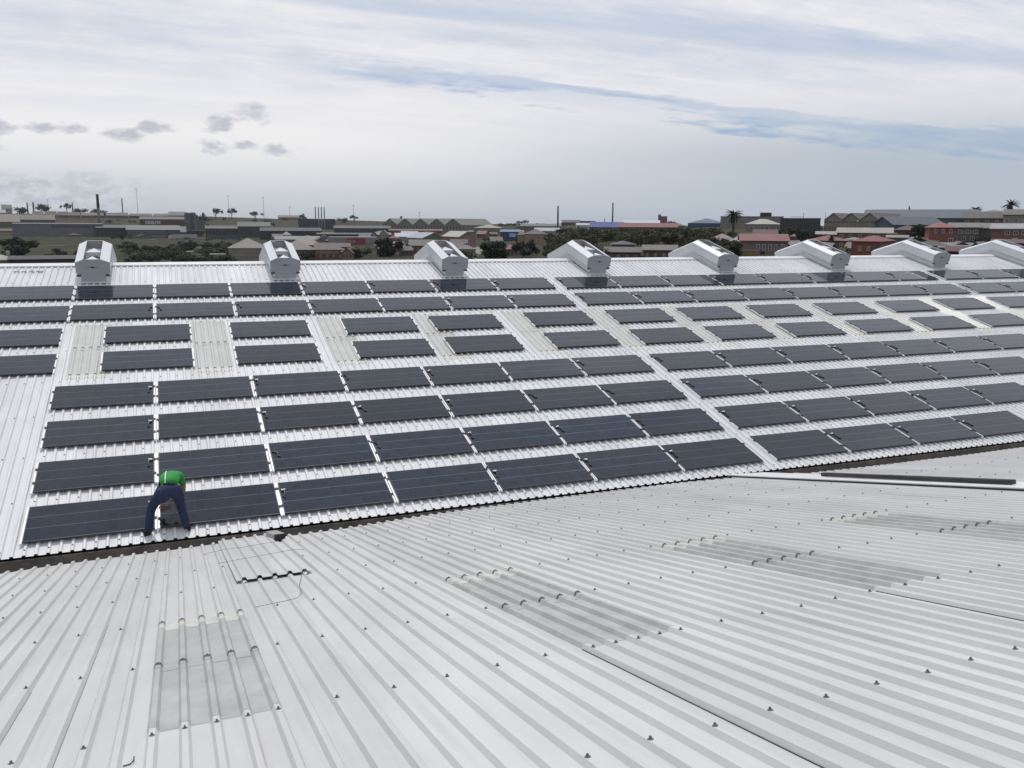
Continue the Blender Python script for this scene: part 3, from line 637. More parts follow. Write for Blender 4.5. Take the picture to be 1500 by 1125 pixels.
# ------------------------------------------------------------------ land beyond
SKY = [(-200, 312), (0, 312), (140, 313), (300, 317), (400, 319), (500, 322), (560, 323), (700, 327), (800, 329), (900, 328), (1000, 330), (1150, 331), (1250, 330), (1350, 326), (1420, 323), (1500, 319), (1700, 319)]
RSK = [(-200, 1700), (300, 1700), (500, 1600), (700, 1500), (900, 1000), (1050, 650), (1250, 520), (1400, 430), (1500, 400), (1700, 400)]
RN = [(-200, 300), (300, 300), (560, 230), (800, 160), (1000, 120), (1700, 110)]
PE = [(-200, .6), (400, .6), (700, .75), (1000, .9), (1700, .9)]
def tab(T, x):
    x = max(T[0][0], min(T[-1][0], x))
    for (a, p), (b, q) in zip(T, T[1:]):
        if x <= b: return p + (q - p) * (x - a) / (b - a)
    return T[-1][1]
def pix_ray(px, py): return RW.transposed() @ Vector(((px - 750) / F, (py - 562.5) / F, 1.0))
def dist_at(px, py):
    ys, rs, rn, p = tab(SKY, px), tab(RSK, px), tab(RN, px), tab(PE, px)
    t = max(0.0, min(1.0, (py - ys) / (392 - ys))); return 1 / (1 / rs + t ** (1 / p) * (1 / rn - 1 / rs))
def land_z(px, rr):
    ys, rs, rn, p = tab(SKY, px), tab(RSK, px), tab(RN, px), tab(PE, px)
    if rr > rs:
        return land_z(px, rs) - min(45, (rr - rs) * .03)
    r2 = max(rr, rn); t = ((1 / r2 - 1 / rs) / (1 / rn - 1 / rs)) ** p
    d = pix_ray(px, ys + (392 - ys) * t); z = CAM.z + d.z / math.hypot(d.x, d.y) * r2
    if rr < rn:
        k = max(0.0, min(1.0, (rr - 75) / (rn - 75))); z = -7.2 + (z + 7.2) * k * k * (3 - 2 * k)
    return z
def land(px, py):
    rr = dist_at(px, py); d = pix_ray(px, py); h = math.hypot(d.x, d.y)
    return Vector((CAM.x + d.x / h * rr, CAM.y + d.y / h * rr, land_z(px, rr)))
def az_px(a):
    c = RW @ Vector((math.sin(a), math.cos(a), -0.0))
    if c.z < 0.2: return -200.0 if c.x < 0 else 1700.0
    return 750 + F * c.x / c.z
rings = []; q = 40.0
while q < 12000: rings.append(q); q *= 1.055
mb = MB(); NA = 300
for rr in rings:
    for i in range(NA):
        a = 2 * math.pi * i / NA; mb.v.append((CAM.x + math.sin(a) * rr, CAM.y + math.cos(a) * rr, land_z(az_px(a), rr)))
for j in range(len(rings) - 1):
    for i in range(NA): mb.f.append((j * NA + i, (j + 1) * NA + i, (j + 1) * NA + (i + 1) % NA, j * NA + (i + 1) % NA))
ci = len(mb.v); mb.v.append((CAM.x, CAM.y, -7.2))
for i in range(NA): mb.f.append((ci, i, (i + 1) % NA))
gm = mat('rough_grassland', (0.017, 0.020, 0.009), 0.95, spec=0.1, col2=(0.064, 0.057, 0.029), vscale=0.06, coord='Object', bump=0.0)  # grass tones darkened: cloud shade on the land is put into the colour
o = smooth(mb.build('ground', gm)); tag(o, kind='structure')

def rgb(h): 
    c = [int(h[i:i + 2], 16) / 255 for i in (0, 2, 4)]; return tuple((x / 12.92 if x <= .04045 else ((x + .055) / 1.055) ** 2.4) for x in c)
MC = {}
def cm(h, rough=0.8, sc=0.5, var=0.14):
    if (h, rough) not in MC: MC[(h, rough)] = mat('paint_' + h, tuple(.70 * q for q in rgb(h)), rough, var=var, vscale=sc)  # all paints darkened: cloud shade over the town is put into the colour
    return MC[(h, rough)]
M['pane'] = mat('window_pane', (0.02, 0.022, 0.026), 0.25)
M['winframe'] = mat('window_frame', (0.42, 0.42, 0.42), 0.6)
M['door'] = mat('brown_door', (0.09, 0.05, 0.035), 0.6)

def scale_at(p): return (RW @ (p - CAM)).z / F
def spot(px, py, yaw=0.0):
    p = land(px, py); d = p - CAM; return p, -math.atan2(d.x, d.y) + math.radians(yaw), scale_at(p)
BLD = []
def building(name, label, cat, x0, x1, yb, ye, yr, depth, wall, roof, style='side', yaw=0, win=None, n=1, door=False, group=None, eave=0.35, frames=True, parapet=None, dropm=2.5):
    """footprint centred under the pixel span x0..x1; eave and ridge heights from ye, yr"""
    p, rz, s = spot((x0 + x1) / 2, yb, yaw)
    w = (x1 - x0) * s / max(.35, math.cos(math.radians(yaw))); he = (yb - ye) * s; hr = (yb - yr) * s
    if abs(yaw) > 5: w = max(w - depth * abs(math.tan(math.radians(yaw))) * .7, w * .45)
    o = thing(name, label, cat, p, rz, group)
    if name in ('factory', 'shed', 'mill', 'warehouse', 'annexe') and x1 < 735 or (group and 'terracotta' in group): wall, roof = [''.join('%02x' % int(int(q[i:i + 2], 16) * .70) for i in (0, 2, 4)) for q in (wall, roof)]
    def mute(h, k=.14):
        c = [int(h[i:i + 2], 16) for i in (0, 2, 4)]; g = sum(c) / 3; return ''.join('%02x' % int(q + (g - q) * k) for q in c)
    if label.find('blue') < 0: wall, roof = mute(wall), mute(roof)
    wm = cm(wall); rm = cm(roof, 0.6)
    h2 = w / 2
    mb = MB(); t = .14
    if style in ('side', 'hip', 'flat', 'mono'):
        if style == 'side': poly = [(0, -dropm), (depth, -dropm), (depth, he), (depth / 2, hr - .06), (0, he)]
        elif style == 'mono': poly = [(0, -dropm), (depth, -dropm), (depth, hr - .06), (0, he)]
        else: poly = [(0, -dropm), (depth, -dropm), (depth, he), (0, he)]
        mb.prism(poly, -h2, h2, lambda x, y, z: Vector((y, x, z)))
    elif style == 'front':
        for i in range(n):
            a, b = -h2 + w * i / n, -h2 + w * (i + 1) / n
            mb.prism([(a, -dropm), (b, -dropm), (b, he), ((a + b) / 2, hr - .06), (a, he)], 0.002 * i, depth)
    elif style == 'saw':
        for i in range(n):
            a, b = -h2 + w * i / n, -h2 + w * (i + 1) / n
            mb.prism([(a, -dropm), (b, -dropm), (b, he), (b - .02 * (b - a), hr - .05), (a, he)], 0.002 * i, depth)
    wl = mb.build('wall', wm, o)
    rf = MB(); e = eave
    def slab(a, b, c, d):
        a, b, c, d = map(Vector, (a, b, c, d)); u = Vector((0, 0, t)); rf.add([a, b, c, d, a + u, b + u, c + u, d + u], [(3, 2, 1, 0), (4, 5, 6, 7), (0, 1, 5, 4), (1, 2, 6, 5), (2, 3, 7, 6), (3, 0, 4, 7)])
    if style == 'side':
        k = (hr - he) / (depth / 2)
        slab((-h2 - e, -e, he - e * k), (h2 + e, -e, he - e * k), (h2 + e, depth / 2, hr), (-h2 - e, depth / 2, hr))
        slab((h2 + e, depth + e, he - e * k), (-h2 - e, depth + e, he - e * k), (-h2 - e, depth / 2 + .003, hr), (h2 + e, depth / 2 + .003, hr))
    elif style == 'mono':
        k = (hr - he) / depth; slab((-h2 - e, -e, he - e * k + .01), (h2 + e, -e, he - e * k + .01), (h2 + e, depth + e, hr + e * k), (-h2 - e, depth + e, hr + e * k))
    elif style == 'hip':
        rl = max(0.0, h2 - depth / 2 * .9) + .02
        c = [(-h2 - e, -e, he - .02), (h2 + e, -e, he - .02), (h2 + e, depth + e, he - .02), (-h2 - e, depth + e, he - .02), (-rl, depth / 2, hr), (rl, depth / 2, hr)]
        rf.add(c, [(0, 1, 5, 4), (1, 2, 5), (2, 3, 4, 5), (3, 0, 4), (3, 2, 1, 0)])
    elif style == 'front':
        for i in range(n):
            a, b = -h2 + w * i / n, -h2 + w * (i + 1) / n; mid = (a + b) / 2; k = (hr - he) / ((b - a) / 2); ee = e if n == 1 else 0
            slab((a - ee, -e, he - ee * k), (mid, -e, hr), (mid, depth + e, hr), (a - ee, depth + e, he - ee * k))
            slab((mid + .003, -e, hr), (b + ee, -e, he - ee * k), (b + ee, depth + e, he - ee * k), (mid + .003, depth + e, hr))
    elif style == 'saw':
        for i in range(n):
            a, b = -h2 + w * i / n, -h2 + w * (i + 1) / n; slab((a, -e, he), (b - .02 * (b - a), -e, hr), (b - .02 * (b - a), depth, hr), (a, depth, he))
    elif style == 'flat': slab((-h2 - e * .5, -e * .5, he + .003), (h2 + e * .5, -e * .5, he + .003), (h2 + e * .5, depth + e, he + .003), (-h2 - e * .5, depth + e, he + .003))
    ro = rf.build('roof', rm, o)
    if win:
        for (rows, cols, fy0, fy1, fw, fx0, fx1) in (win if isinstance(win, list) else [win]):
            for r_ in range(rows):
                za = he * (fy0 + (fy1 - fy0) * (r_ + .18) / rows); zb = he * (fy0 + (fy1 - fy0) * (r_ + .82) / rows)
                for c_ in range(cols):
                    cx = -h2 + w * (fx0 + (fx1 - fx0) * (c_ + .5) / cols); hw = w * (fx1 - fx0) / cols * fw / 2
                    wo_ = MB().box((cx - hw, -.04, za), (cx + hw, .05, zb)).build('window', M['pane'], o)
                    if frames:
                        f_ = MB(); g = min(.09, hw * .3)
                        f_.box((cx - hw - g, -.075, zb), (cx + hw + g, .03, zb + g)); f_.box((cx - hw - g, -.095, za - g), (cx + hw + g, .03, za)); f_.box((cx - hw - g, -.075, za), (cx - hw, .03, zb)); f_.box((cx + hw, -.075, za), (cx + hw + g, .03, zb)); f_.box((cx - .03, -.06, za), (cx + .03, -.041, zb))
                        f_.build('window_frame', M['winframe'], wo_)
    if door: MB().box((w * .18, -.05, 0), (w * .18 + 1.0, .04, min(2.1, he * .8))).build('door', M['door'], o)
    BLD.append((o, w, he, hr, depth, s)); return o, w, he, hr, s

def letters(txt, parent, m, x, z, h, width, y=-0.12):
    c = bpy.data.curves.new('lettering', 'FONT'); c.body = txt; c.size = 1; c.extrude = 0.01
    to = bpy.data.objects.new('tmp', c); COL.objects.link(to); bpy.context.view_layer.update()
    me = bpy.data.meshes.new_from_object(to.evaluated_get(bpy.context.evaluated_depsgraph_get())); bpy.data.objects.remove(to)
    xs = [v.co.x for v in me.vertices]; ys = [v.co.y for v in me.vertices]; sx = width / (max(xs) - min(xs)); sz = h / (max(ys) - min(ys))
    for v in me.vertices: v.co = ((v.co.x - min(xs)) * sx + x, y - v.co.z, (v.co.y - min(ys)) * sz + z)
    me.materials.clear(); me.materials.append(m); return obj('lettering', me, parent)

# ---- far left: factories on the hill
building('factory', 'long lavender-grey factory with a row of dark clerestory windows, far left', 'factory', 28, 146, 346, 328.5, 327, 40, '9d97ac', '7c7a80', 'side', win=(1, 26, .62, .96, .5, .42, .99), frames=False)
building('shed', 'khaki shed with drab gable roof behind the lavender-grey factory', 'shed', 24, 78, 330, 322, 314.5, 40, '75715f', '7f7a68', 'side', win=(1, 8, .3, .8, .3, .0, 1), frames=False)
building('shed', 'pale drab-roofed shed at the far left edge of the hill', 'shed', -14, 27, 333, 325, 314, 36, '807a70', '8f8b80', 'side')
building('house', 'small green-roofed house on the skyline at the far left', 'house', 4, 17, 312, 305.5, 300, 14, 'a39a92', '56735a', 'side', win=(1, 3, .3, .8, .4, 0, 1), frames=False)
building('house', 'dark-walled house with pale roof at the left frame edge on the hill', 'house', -6, 8, 321, 312, 307, 14, '5a5357', 'a5a1a0', 'side')
for i in range(12):
    x = 50 + i * 17.5 + random.uniform(-2, 2); w_ = random.uniform(13, 17)
    building('house', 'small terracotta-roofed house in the long row along the hilltop', 'house', x, x + w_, 318.5 + i * .12, 315.2 + i * .1, 309.8 + i * .3 + random.uniform(-.8, .8), 14, ['7b6560', '8a756c', '6c5a58'][i % 3], ['734a44', '7a5048', '6b4a48'][i % 3], 'side', group='terracotta-roofed houses along the left hilltop')
building('factory', 'dark slate-grey shed with pale roof edge beside the lavender-grey factory', 'factory', 144, 190, 347, 334, 330, 34, '45474f', '73757c', 'side', win=(2, 9, .1, .8, .5, 0, 1), frames=False)
building('factory', 'low grey factory with two rows of small windows under the orange building', 'factory', 189, 262, 348.5, 337, 330.5, 34, '66707a', '9a9ea4', 'side', win=[(1, 12, .50, .88, .5, .02, .72), (1, 22, .02, .34, .5, .1, .72)], frames=True)
building('annexe', 'blue-grey annexe with sloping roof right of the low grey factory', 'building', 240, 272, 347, 340, 332, 24, '59636f', '69737f', 'side')
o, w, he, hr, s = building('factory', 'orange-red factory with a white lettered sign and grey roof on the hill', 'factory', 208, 274, 332, 321.5, 317.5, 30, '7d3f2c', '7f7b80', 'side', win=(1, 6, .25, .8, .35, .62, 1.0), frames=False)
sg = MB().box((-w * .40, -.25, he * .28), (-w * .06, -.06, he * .86)).build('sign', cm('5d4f60'), o); letters('CEGELTEX', sg, M['white'], -w * .385, he * .40, he * .36, w * .31, -.27)
building('mill', 'tall grey-mauve mill building with flat gable left of the silos', 'mill', 249, 273, 331, 316, 310.5, 26, '55525f', '787880', 'side', win=(1, 7, .55, .8, .3, 0, 1), frames=False)
def silo(px, wpx, yb, yt, label, col='5d606a'):
    p, rz, s = spot(px, yb); o = thing('silo', label, 'silo', p, rz); rr = wpx * s / 2; h = (yb - yt) * s
    smooth(MB().tube([(0, rr, -2), (0, rr, h)], rr, 20, False).build('drum', cm(col), o)); MB().tube([(0, rr, h), (0, rr, h + rr * .25)], [rr * 1.03, rr * .4], 20).build('cap', cm('777a82'), o)
    mb = MB(); mb.box((-.15, -.35, 0), (.15, -.1, h)); mb.build('ladder', cm('42444a'), o)
silo(275.8, 8.5, 339, 312.5, 'left grey silo of the pair beside the tall mill'); silo(283.6, 8.8, 339, 312.5, 'right grey silo of the pair beside the tall mill')
building('shed', 'small pale grey shed right of the two silos', 'shed', 289, 300, 340, 323, 322, 12, '777b80', '85888c', 'flat')
building('factory', 'mauve low block with open bays beneath the silos', 'factory', 268, 297, 346, 338, 337.5, 16, '62545e', '7a7078', 'flat', win=(1, 5, .15, .85, .5, 0, 1), frames=False)
building('shed', 'grey loading shed with white pillars right of the silos', 'shed', 303, 357, 347, 335, 331, 30, '57525a', '77747c', 'side', win=(1, 12, .1, .95, .72, 0, 1), frames=False)
building('factory', 'large dull grey factory with stepped pale roof behind the beige flats', 'factory', 350, 396, 348, 332, 325.5, 34, '54565e', '7b7c7c', 'side', win=(1, 4, .1, .6, .3, 0, 1), frames=False)
random.seed(11)
def truck(x0, x1, yb, yt, label, col, cabcol, cat='truck', name='truck', wagons=False):
    p, rz, s = spot((x0 + x1) / 2, yb); o = thing(name, label, cat, p, rz); w = (x1 - x0) * s; h = (yb - yt) * s
    c = 0 if wagons else w * .14
    MB().box((-w / 2 + c + .15 * (c > 0), 0, h * .18), (w / 2, 2.6, h)).build('box_body', cm(col, .5), o)
    if c:
        MB().prism([(-w / 2, h * .16), (-w / 2 + c, h * .16), (-w / 2 + c, h * .85), (-w / 2 + c * .25, h * .85), (-w / 2, h * .5)], 0.05, 2.5).build('cab', cm(cabcol, .4), o)
    for x in ((-.36, -.2, .25, .36) if not wagons else (-.45, -.38, -.08, .02, .38, .45)):
        mb = MB(); mb.tube([(x * w, -.05, .5), (x * w, 2.6, .5)], .5, 12); mb.build('wheel', M['black'], o)
    return o
truck(248, 288, 350.5, 343.3, 'white articulated truck with long box trailer on the factory road', 'a9a4a8', 'b8c0b4')
truck(306, 353, 352, 344.5, 'long dark green container standing right of the white truck', '2c4a4a', '2c4a4a', 'container', 'shipping_container', True)
def car(px, yb, col, label, ln=4.3, rot=0):
    p, rz, s = spot(px, yb, rot); o = thing('car', label, 'car', p, rz)
    MB().prism([(-ln / 2, .35), (ln / 2, .35), (ln / 2, .8), (ln * .42, .9), (ln * .22, .95), (-ln * .3, .95), (-ln / 2, .85)], 0, 1.7).build('body', cm(col, .35), o)
    MB().prism([(-ln * .33, .95), (ln * .22, .95), (ln * .08, 1.42), (-ln * .22, 1.42)], .1, 1.6).build('cabin', M['pane'], o)
    MB().prism([(-ln * .23, 1.425), (ln * .09, 1.425), (ln * .07, 1.47), (-ln * .21, 1.47)], .09, 1.61).build('roof', cm(col, .35), o)
    for x in (-.31, .31): MB().tube([(x * ln, -.02, .32), (x * ln, 1.72, .32)], .32, 12).build('wheel', M['black'], o)
for px, yb, c, l in ((224, 352, 'c8cac8', 'white car parked before the low grey factory, left of the truck'), (293, 350.5, 'b4b8bc', 'silver car between the white truck and the green container'), (301, 351, 'd0d2d2', 'white car touching the left end of the green container'),
                     (94, 350, 'b8b8b4', 'pale car on the field road below the lavender-grey factory'), (122, 349.5, 'a8aab0', 'silver car on the field road, right of the pale car'), (297, 364, 'd6d8d6', 'white car at the end of the pale track in the green field'),
                     (1154, 358, 'b9c0c4', 'silver car parked right of the long red-roofed house'), (742, 352, 'c4c8c4', 'white car in front of the blue factory'), (740, 361, '9aa09c', 'grey car below the white car by the blue factory')): car(px, yb, c, l)
# ---- left middle ground
building('flats', 'beige two-storey flats with a grey hip roof just beyond the ridge', 'flats', 337, 392, 383, 363.5, 349.5, 16, '8b8078', '6e6c66', 'hip', win=[(1, 12, .12, .52, .42, .03, .97), (1, 8, .72, .97, .4, .2, .97)])
building('house', 'pale low outbuilding left of the beige flats', 'house', 309, 330, 382, 373, 371, 8, '8d8a88', '918f8c', 'flat', win=(1, 3, .2, .7, .3, 0, 1))
building('house', 'pale yellow-green roofed shed at the bottom left beyond the ridge', 'shed', -30, 21, 386, 381, 372.5, 14, '8a8468', 'a5a283', 'hip')
building('shed', 'long low dark plum-coloured shed beyond the ridge on the left', 'shed', 20, 112, 388, 380, 376, 16, '423a44', '3e3642', 'side')
p, rz, s = spot(12, 379); o = thing('water_tank', 'small pale water tank beside the yellow-green roofed shed', 'water tank', p + Vector((0, 0, 0)), rz); smooth(MB().tube([(0, 0, 0), (0, 0, 11 * s)], 2.6 * s, 14).build('drum', cm('8f9090'), o)); MB().tube([(0, 0, 11 * s), (0, 0, 11.6 * s)], [2.7 * s, 1 * s], 14).build('lid', cm('a0a0a0'), o)
building('house', 'brown-roofed bungalow left of the orange-brown house', 'house', 409, 462, 381, 366, 353, 14, '5f5450', '6a645c', 'hip', win=(1, 4, .25, .75, .3, 0, 1))
building('house', 'olive-roofed house behind the brown-roofed bungalow', 'house', 424, 470, 366, 359, 347.5, 14, '7b7262', '7f7866', 'hip', win=(1, 4, .2, .7, .3, 0, 1))
building('house', 'orange-brown brick house with a row of dark windows and flat brown roof', 'house', 462, 497, 380, 366, 357, 13, '7b4a38', '4c403c', 'side', win=[(1, 6, .62, .95, .5, .04, .96), (1, 3, .2, .5, .2, .1, .9)], door=True)
building('house', 'dark red-walled house with white trim right of the orange-brown house', 'house', 492, 513, 372, 362, 357, 12, '6a3c3a', '55403e', 'side', win=(1, 3, .3, .8, .35, 0, 1))
building('shed', 'white-fronted store with peaked facade, left of the red sign', 'shop', 468, 482, 359, 349.5, 345, 16, 'aab0b8', '9ba1a8', 'front')
o, w, he, hr, s = building('shop', 'long grey supermarket with a big red sign board', 'shop', 482, 552, 359, 348, 346, 26, '85878c', '7d8084', 'flat')
sg = MB().box((-w * .12, -.35, he * .16), (w * .25, -.05, he * .90)).build('sign', cm('7e2630'), o)
MB().box((w * .08, -.39, he * .28), (w * .24, -.36, he * .86)).build('sign_panel', cm('93283c'), sg); letters('SPIZA', sg, cm('c8a49c'), -w * .105, he * .3, he * .4, w * .17, -.37)
building('factory', 'long low charcoal shed left of the four stacks', 'factory', 383, 470, 350, 338.5, 334, 30, '3c3e46', '484a52', 'side', win=(1, 12, .3, .7, .3, 0, 1), frames=False)
building('factory', 'dark slate power house behind the four thin stacks', 'power house', 438, 491, 336, 321, 319.5, 30, '3f434d', '4a4e58', 'flat', win=(1, 9, .2, .5, .5, 0, 1), frames=False)
building('house', 'low brown-roofed building on the skyline left of the four stacks', 'building', 408, 440, 321, 318.5, 315.5, 20, '6f6058', '715a54', 'side')
building('factory', 'flat grey industrial roof right of the four stacks', 'factory', 490, 572, 342, 334.5, 331, 30, '4e5058', '6a6b72', 'side', win=(1, 14, .1, .7, .35, 0, 1), frames=False)
building('shed', 'dark shed with a white edge strip behind the supermarket', 'shed', 465, 545, 350, 343.5, 341.5, 20, '2f3438', '63666c', 'side')
building('house', 'row of pale workshop roofs between charcoal shed and store', 'workshop', 404, 468, 358, 351, 346.5, 18, '6d6d72', '85858a', 'side')
# ---- chimneys and masts
def stack(name, cat, px, wpx, yb, yt, label, col, topcol=None, topfrac=.2, bend=0.0, group=None, wtop=None):
    p, rz, s = spot(px, yb); o = thing(name, label, cat, p, rz, group); rr = wpx * s / 2; rt = (wtop or wpx * .8) * s / 2; h = (yb - yt) * s; k = 1 - topfrac if topcol else 1
    smooth(MB().tube([(0, 0, -3), (0, 0, h * k)], [rr, rr + (rt - rr) * k], 14).build('shaft', cm(col), o))
    if topcol: smooth(MB().tube([(0, 0, h * k + .01), (0, 0, h)], [rr + (rt - rr) * k + .02, rt + .02], 14).build('top', cm(topcol), o))
    MB().tube([(0, 0, h + .01), (0, 0, h + .25 * rt)], [rt * 1.25, rt * 1.2], 14).build('rim', cm(topcol or col), o)
stack('chimney', 'chimney', 146, 4.6, 332, 286, 'tall pale concrete chimney with black top, far left', '6a6a6c', '17181c', .42)
stack('chimney', 'chimney', 180, 1.7, 313, 290, 'slim black-topped flue right of the tall pale chimney', '4c4a50', '1c1d22', .5)
stack('chimney', 'chimney', 50, 2.6, 316, 297, 'stubby brick-red chimney on the far left skyline', '76464a', '3a3238', .3)
stack('chimney', 'chimney', 41, 2.2, 312, 297, 'dark stub chimney left of the brick-red chimney', '33333a')
stack('chimney', 'chimney', 107, 2.4, 312, 296, 'dark pointed tower among the trees on the far left skyline', '2c2f38', None, .2, wtop=1.2)
for i, px in enumerate((462.9, 467.4, 471.6, 475.8)):
    stack('chimney', 'chimney', px, 1.5, 336, 304, '%s of the four thin black-topped steel stacks in a row' % ['leftmost', 'second from left', 'third from left', 'rightmost'][i], '7d7f84', '15161a', .46, group='four thin steel stacks')
stack('chimney', 'chimney', 817, 2.6, 336, 303, 'grey chimney with flared lip, left of the two on the middle skyline', '4a4a50', None, wtop=2.4)
stack('chimney', 'chimney', 897, 2.4, 334, 298, 'tall dark chimney above the blue roof', '3c3a40', None, wtop=2.0)
stack('chimney', 'chimney', 885.5, 1.4, 330, 320.5, 'short dark flue left of the tall chimney above the blue roof', '303036')
def mast(px, yb, yt, label, w_=.8, arm=True):
    p, rz, s = spot(px, yb); h = (yb - yt) * s; o = thing('light_mast', label, 'mast', p, rz)
    MB().tube([(0, 0, -1), (0, 0, h)], [w_ * s / 2, w_ * s / 3.2], 6).build('pole', cm('5f636a'), o)
    if arm: MB().box((-1.3 * s, -.2, h), (1.3 * s, .2, h + .7 * s)).build('lamp_head', cm('6a6e74'), o)
for px, yb, yt, l in ((202.3, 316, 278, 'tall thin light mast above the orange-red factory'), (335.5, 318, 288, 'tall light mast above the hilltop trees left of centre'), (387, 322, 290, 'light mast on the skyline left of the four stacks'), (71.5, 312, 293, 'thin mast on the far left skyline beside the tree clump'),
                      (614.5, 326, 312, 'thin mast above the multi-gabled warehouse'), (425, 320, 304, 'faint thin mast on the skyline left of the stacks'), (518, 323, 302, 'faint thin mast on the skyline right of the stacks')): mast(px, yb, yt, l, .7)
mast(1207.5, 340, 312, 'utility pole before the long concrete factory', .9, False)
p, rz, s = spot(1176, 334); o = thing('utility_pole', 'dark utility pole with cross arm above the charcoal shed', 'utility pole', p, rz); h = 22 * s; MB().tube([(0, 0, -1), (0, 0, h)], .35 * s, 6).build('pole', cm('35343a'), o); MB().box((-17 * s, -.1, h * .72), (.2 * s, .1, h * .72 + .5 * s)).build('cross_arm', cm('3c3b42'), o)
p, rz, s = spot(1252.5, 346); o = thing('antenna', 'rooftop antenna with a round bright dish in front of the concrete factory', 'antenna', p, rz); h = 22 * s; MB().tube([(0, 0, -1), (0, 0, h)], .3 * s, 6).build('pole', cm('55565c'), o); MB().tube([(1.8 * s, -.2, h), (1.8 * s, .1, h)], [1.1 * s, .9 * s], 12).build('dish', cm('e4e6e8'), o)
mb = MB()
for z_ in (.82, .9, .97): mb.box((-3 * s, -.05, h * z_), (1.6 * s, .05, h * z_ + .25 * s))
mb.build('element', cm('66686e'), o)
p, rz, s = spot(588, 332); o = thing('water_tower', 'slender water tower with a dark tank left of the gabled warehouse', 'water tower', p, rz); h = 11 * s; MB().tube([(0, 0, 0), (0, 0, h)], .4 * s, 8).build('leg', cm('6c6e72'), o); smooth(MB().tube([(0, 0, h), (0, 0, h + 4 * s)], 1.6 * s, 12).build('tank', cm('2c3440'), o))
# ---- centre
o, w, he, hr, s = building('warehouse', 'wide beige warehouse with five gabled roofs in a row', 'warehouse', 541, 692, 340, 329.5, 320.5, 60, 'a09f92', 'b4b3a2', 'front', n=5, win=(1, 26, .15, .97, .22, 0, 1), frames=False, yaw=-35)
building('warehouse', 'beige low warehouse with pale roof right of the five gables', 'warehouse', 694, 737, 344, 334, 329, 36, '76776c', '9d9a8c', 'hip', win=(1, 8, .1, .6, .3, .5, 1), frames=False)
building('house', 'brick-red terrace strip below the gabled warehouse', 'terrace', 570, 648, 343, 338, 335.8, 14, '7a4c42', '6f4a42', 'side', win=(1, 10, .2, .8, .4, 0, 1), frames=False)
building('house', 'small house with pale blue walls and a white roof', 'house', 579, 607, 356, 347, 342, 14, '8d9cac', 'bcc2cc', 'side', win=(1, 3, .1, .5, .3, .2, .9))
building('house', 'flat white-roofed house behind the pale blue house', 'house', 588, 612, 347, 342.5, 339, 12, '8a8480', 'b4b6ba', 'side')
building('house', 'olive gable-fronted house with lavender-white roof, left half sunlit', 'house', 611, 660, 362, 349, 341.5, 20, '6d6c5e', 'aeb2bd', 'front', win=(1, 5, .5, .8, .4, .1, .9), yaw=22)
building('house', 'brown-roofed brick house in front of the olive gable', 'house', 600, 632, 371, 360, 352, 12, '78483a', '57544c', 'side', win=(1, 3, .25, .8, .3, 0, .8))
building('house', 'pink gable-fronted house with a pale green-white roof', 'house', 664, 706, 364, 347, 339.5, 18, '8f6a66', 'b9bcae', 'front', win=(2, 3, .2, .9, .3, .2, .9), yaw=24)
building('house', 'dark red-brown lean-to left of the pink gable-fronted house', 'house', 660, 684, 368, 357, 352, 10, '4b3230', '4a443c', 'mono', win=(1, 2, .2, .7, .3, 0, 1))
o, w, he, hr, s = building('factory', 'royal blue factory with a small white sign', 'factory', 733, 762, 353, 340, 337, 24, '27406b', '6a8296', 'side', win=(1, 4, .1, .5, .3, 0, 1), frames=False)
MB().box((-w * .05, -.3, he * .45), (w * .28, -.05, he * .85)).build('sign', cm('a9b4d4'), o)
building('house', 'yellow-walled end of the tan house beside the blue factory', 'house', 758, 769, 357, 344, 337.5, 12, 'a08f4c', '5a4a48', 'hip', win=(1, 2, .4, .85, .35, 0, 1))
building('house', 'tan two-storey house with brown hip roofs', 'house', 768, 801, 357, 343, 335.5, 14, '977f66', '5a4a46', 'hip', win=(1, 4, .4, .8, .28, 0, 1))
building('shed', 'white-roofed shed behind the tan two-storey house', 'shed', 783, 820, 342, 338.5, 334, 24, '7c7e80', 'b0b0a8', 'side')
building('shed', 'long grey-brown shed on the middle skyline, left of the grey chimney', 'shed', 762, 822, 337, 331.5, 328, 30, '55565a', '65656a', 'side')
building('building', 'dark brick building with stepped roof on the skyline between the chimneys', 'building', 823, 850, 330, 326, 322.5, 22, '46424a', '3f3c44', 'side', win=(1, 5, .3, .8, .4, 0, 1), frames=False)
building('building', 'rust-brown block on the skyline right of the dark brick building', 'building', 850, 872, 330, 324, 321, 20, '5e4a48', '5a4444', 'flat')
building('house', 'white house with pale roof left of the blue roof', 'house', 844, 872, 336, 330, 327, 14, 'b4b4b4', 'b8bcc4', 'side', win=(1, 5, .2, .8, .35, 0, 1))
building('shed', 'shed with a broad royal blue roof below the tall dark chimney', 'shed', 864, 914, 336, 333, 325.5, 30, '2b3e66', '243f8c', 'side')
building('shed', 'long shed with a bright white roof right of the tall chimney', 'shed', 912, 966, 333, 328, 322.8, 30, '9aa0a4', 'c2cbd2', 'side')
building('shed', 'long low shed with a red-brown roof before the white-roofed shed', 'shed', 906, 992, 338, 333, 327, 24, '5f4040', '85403c', 'side')
o, w, he, hr, s = building('building', 'square pink block with a taller grey stair tower on the skyline', 'building', 964, 977, 328, 315.8, 315, 12, '84485a', '6a4250', 'flat'); MB().box((-w * .52, -.1, -2), (-w * .2, 6, he * 1.22)).build('stair_tower', cm('5c5660'), o)
building('house', 'teal-roofed low house right of the pink block', 'house', 977, 1003, 335, 330.5, 325.5, 16, '6c6a60', '5f746c', 'hip')
building('shed', 'slate-blue hip-roofed shed left of the palm tree', 'shed', 1008, 1062, 333, 327, 320, 26, '324c6c', '56687c', 'hip')
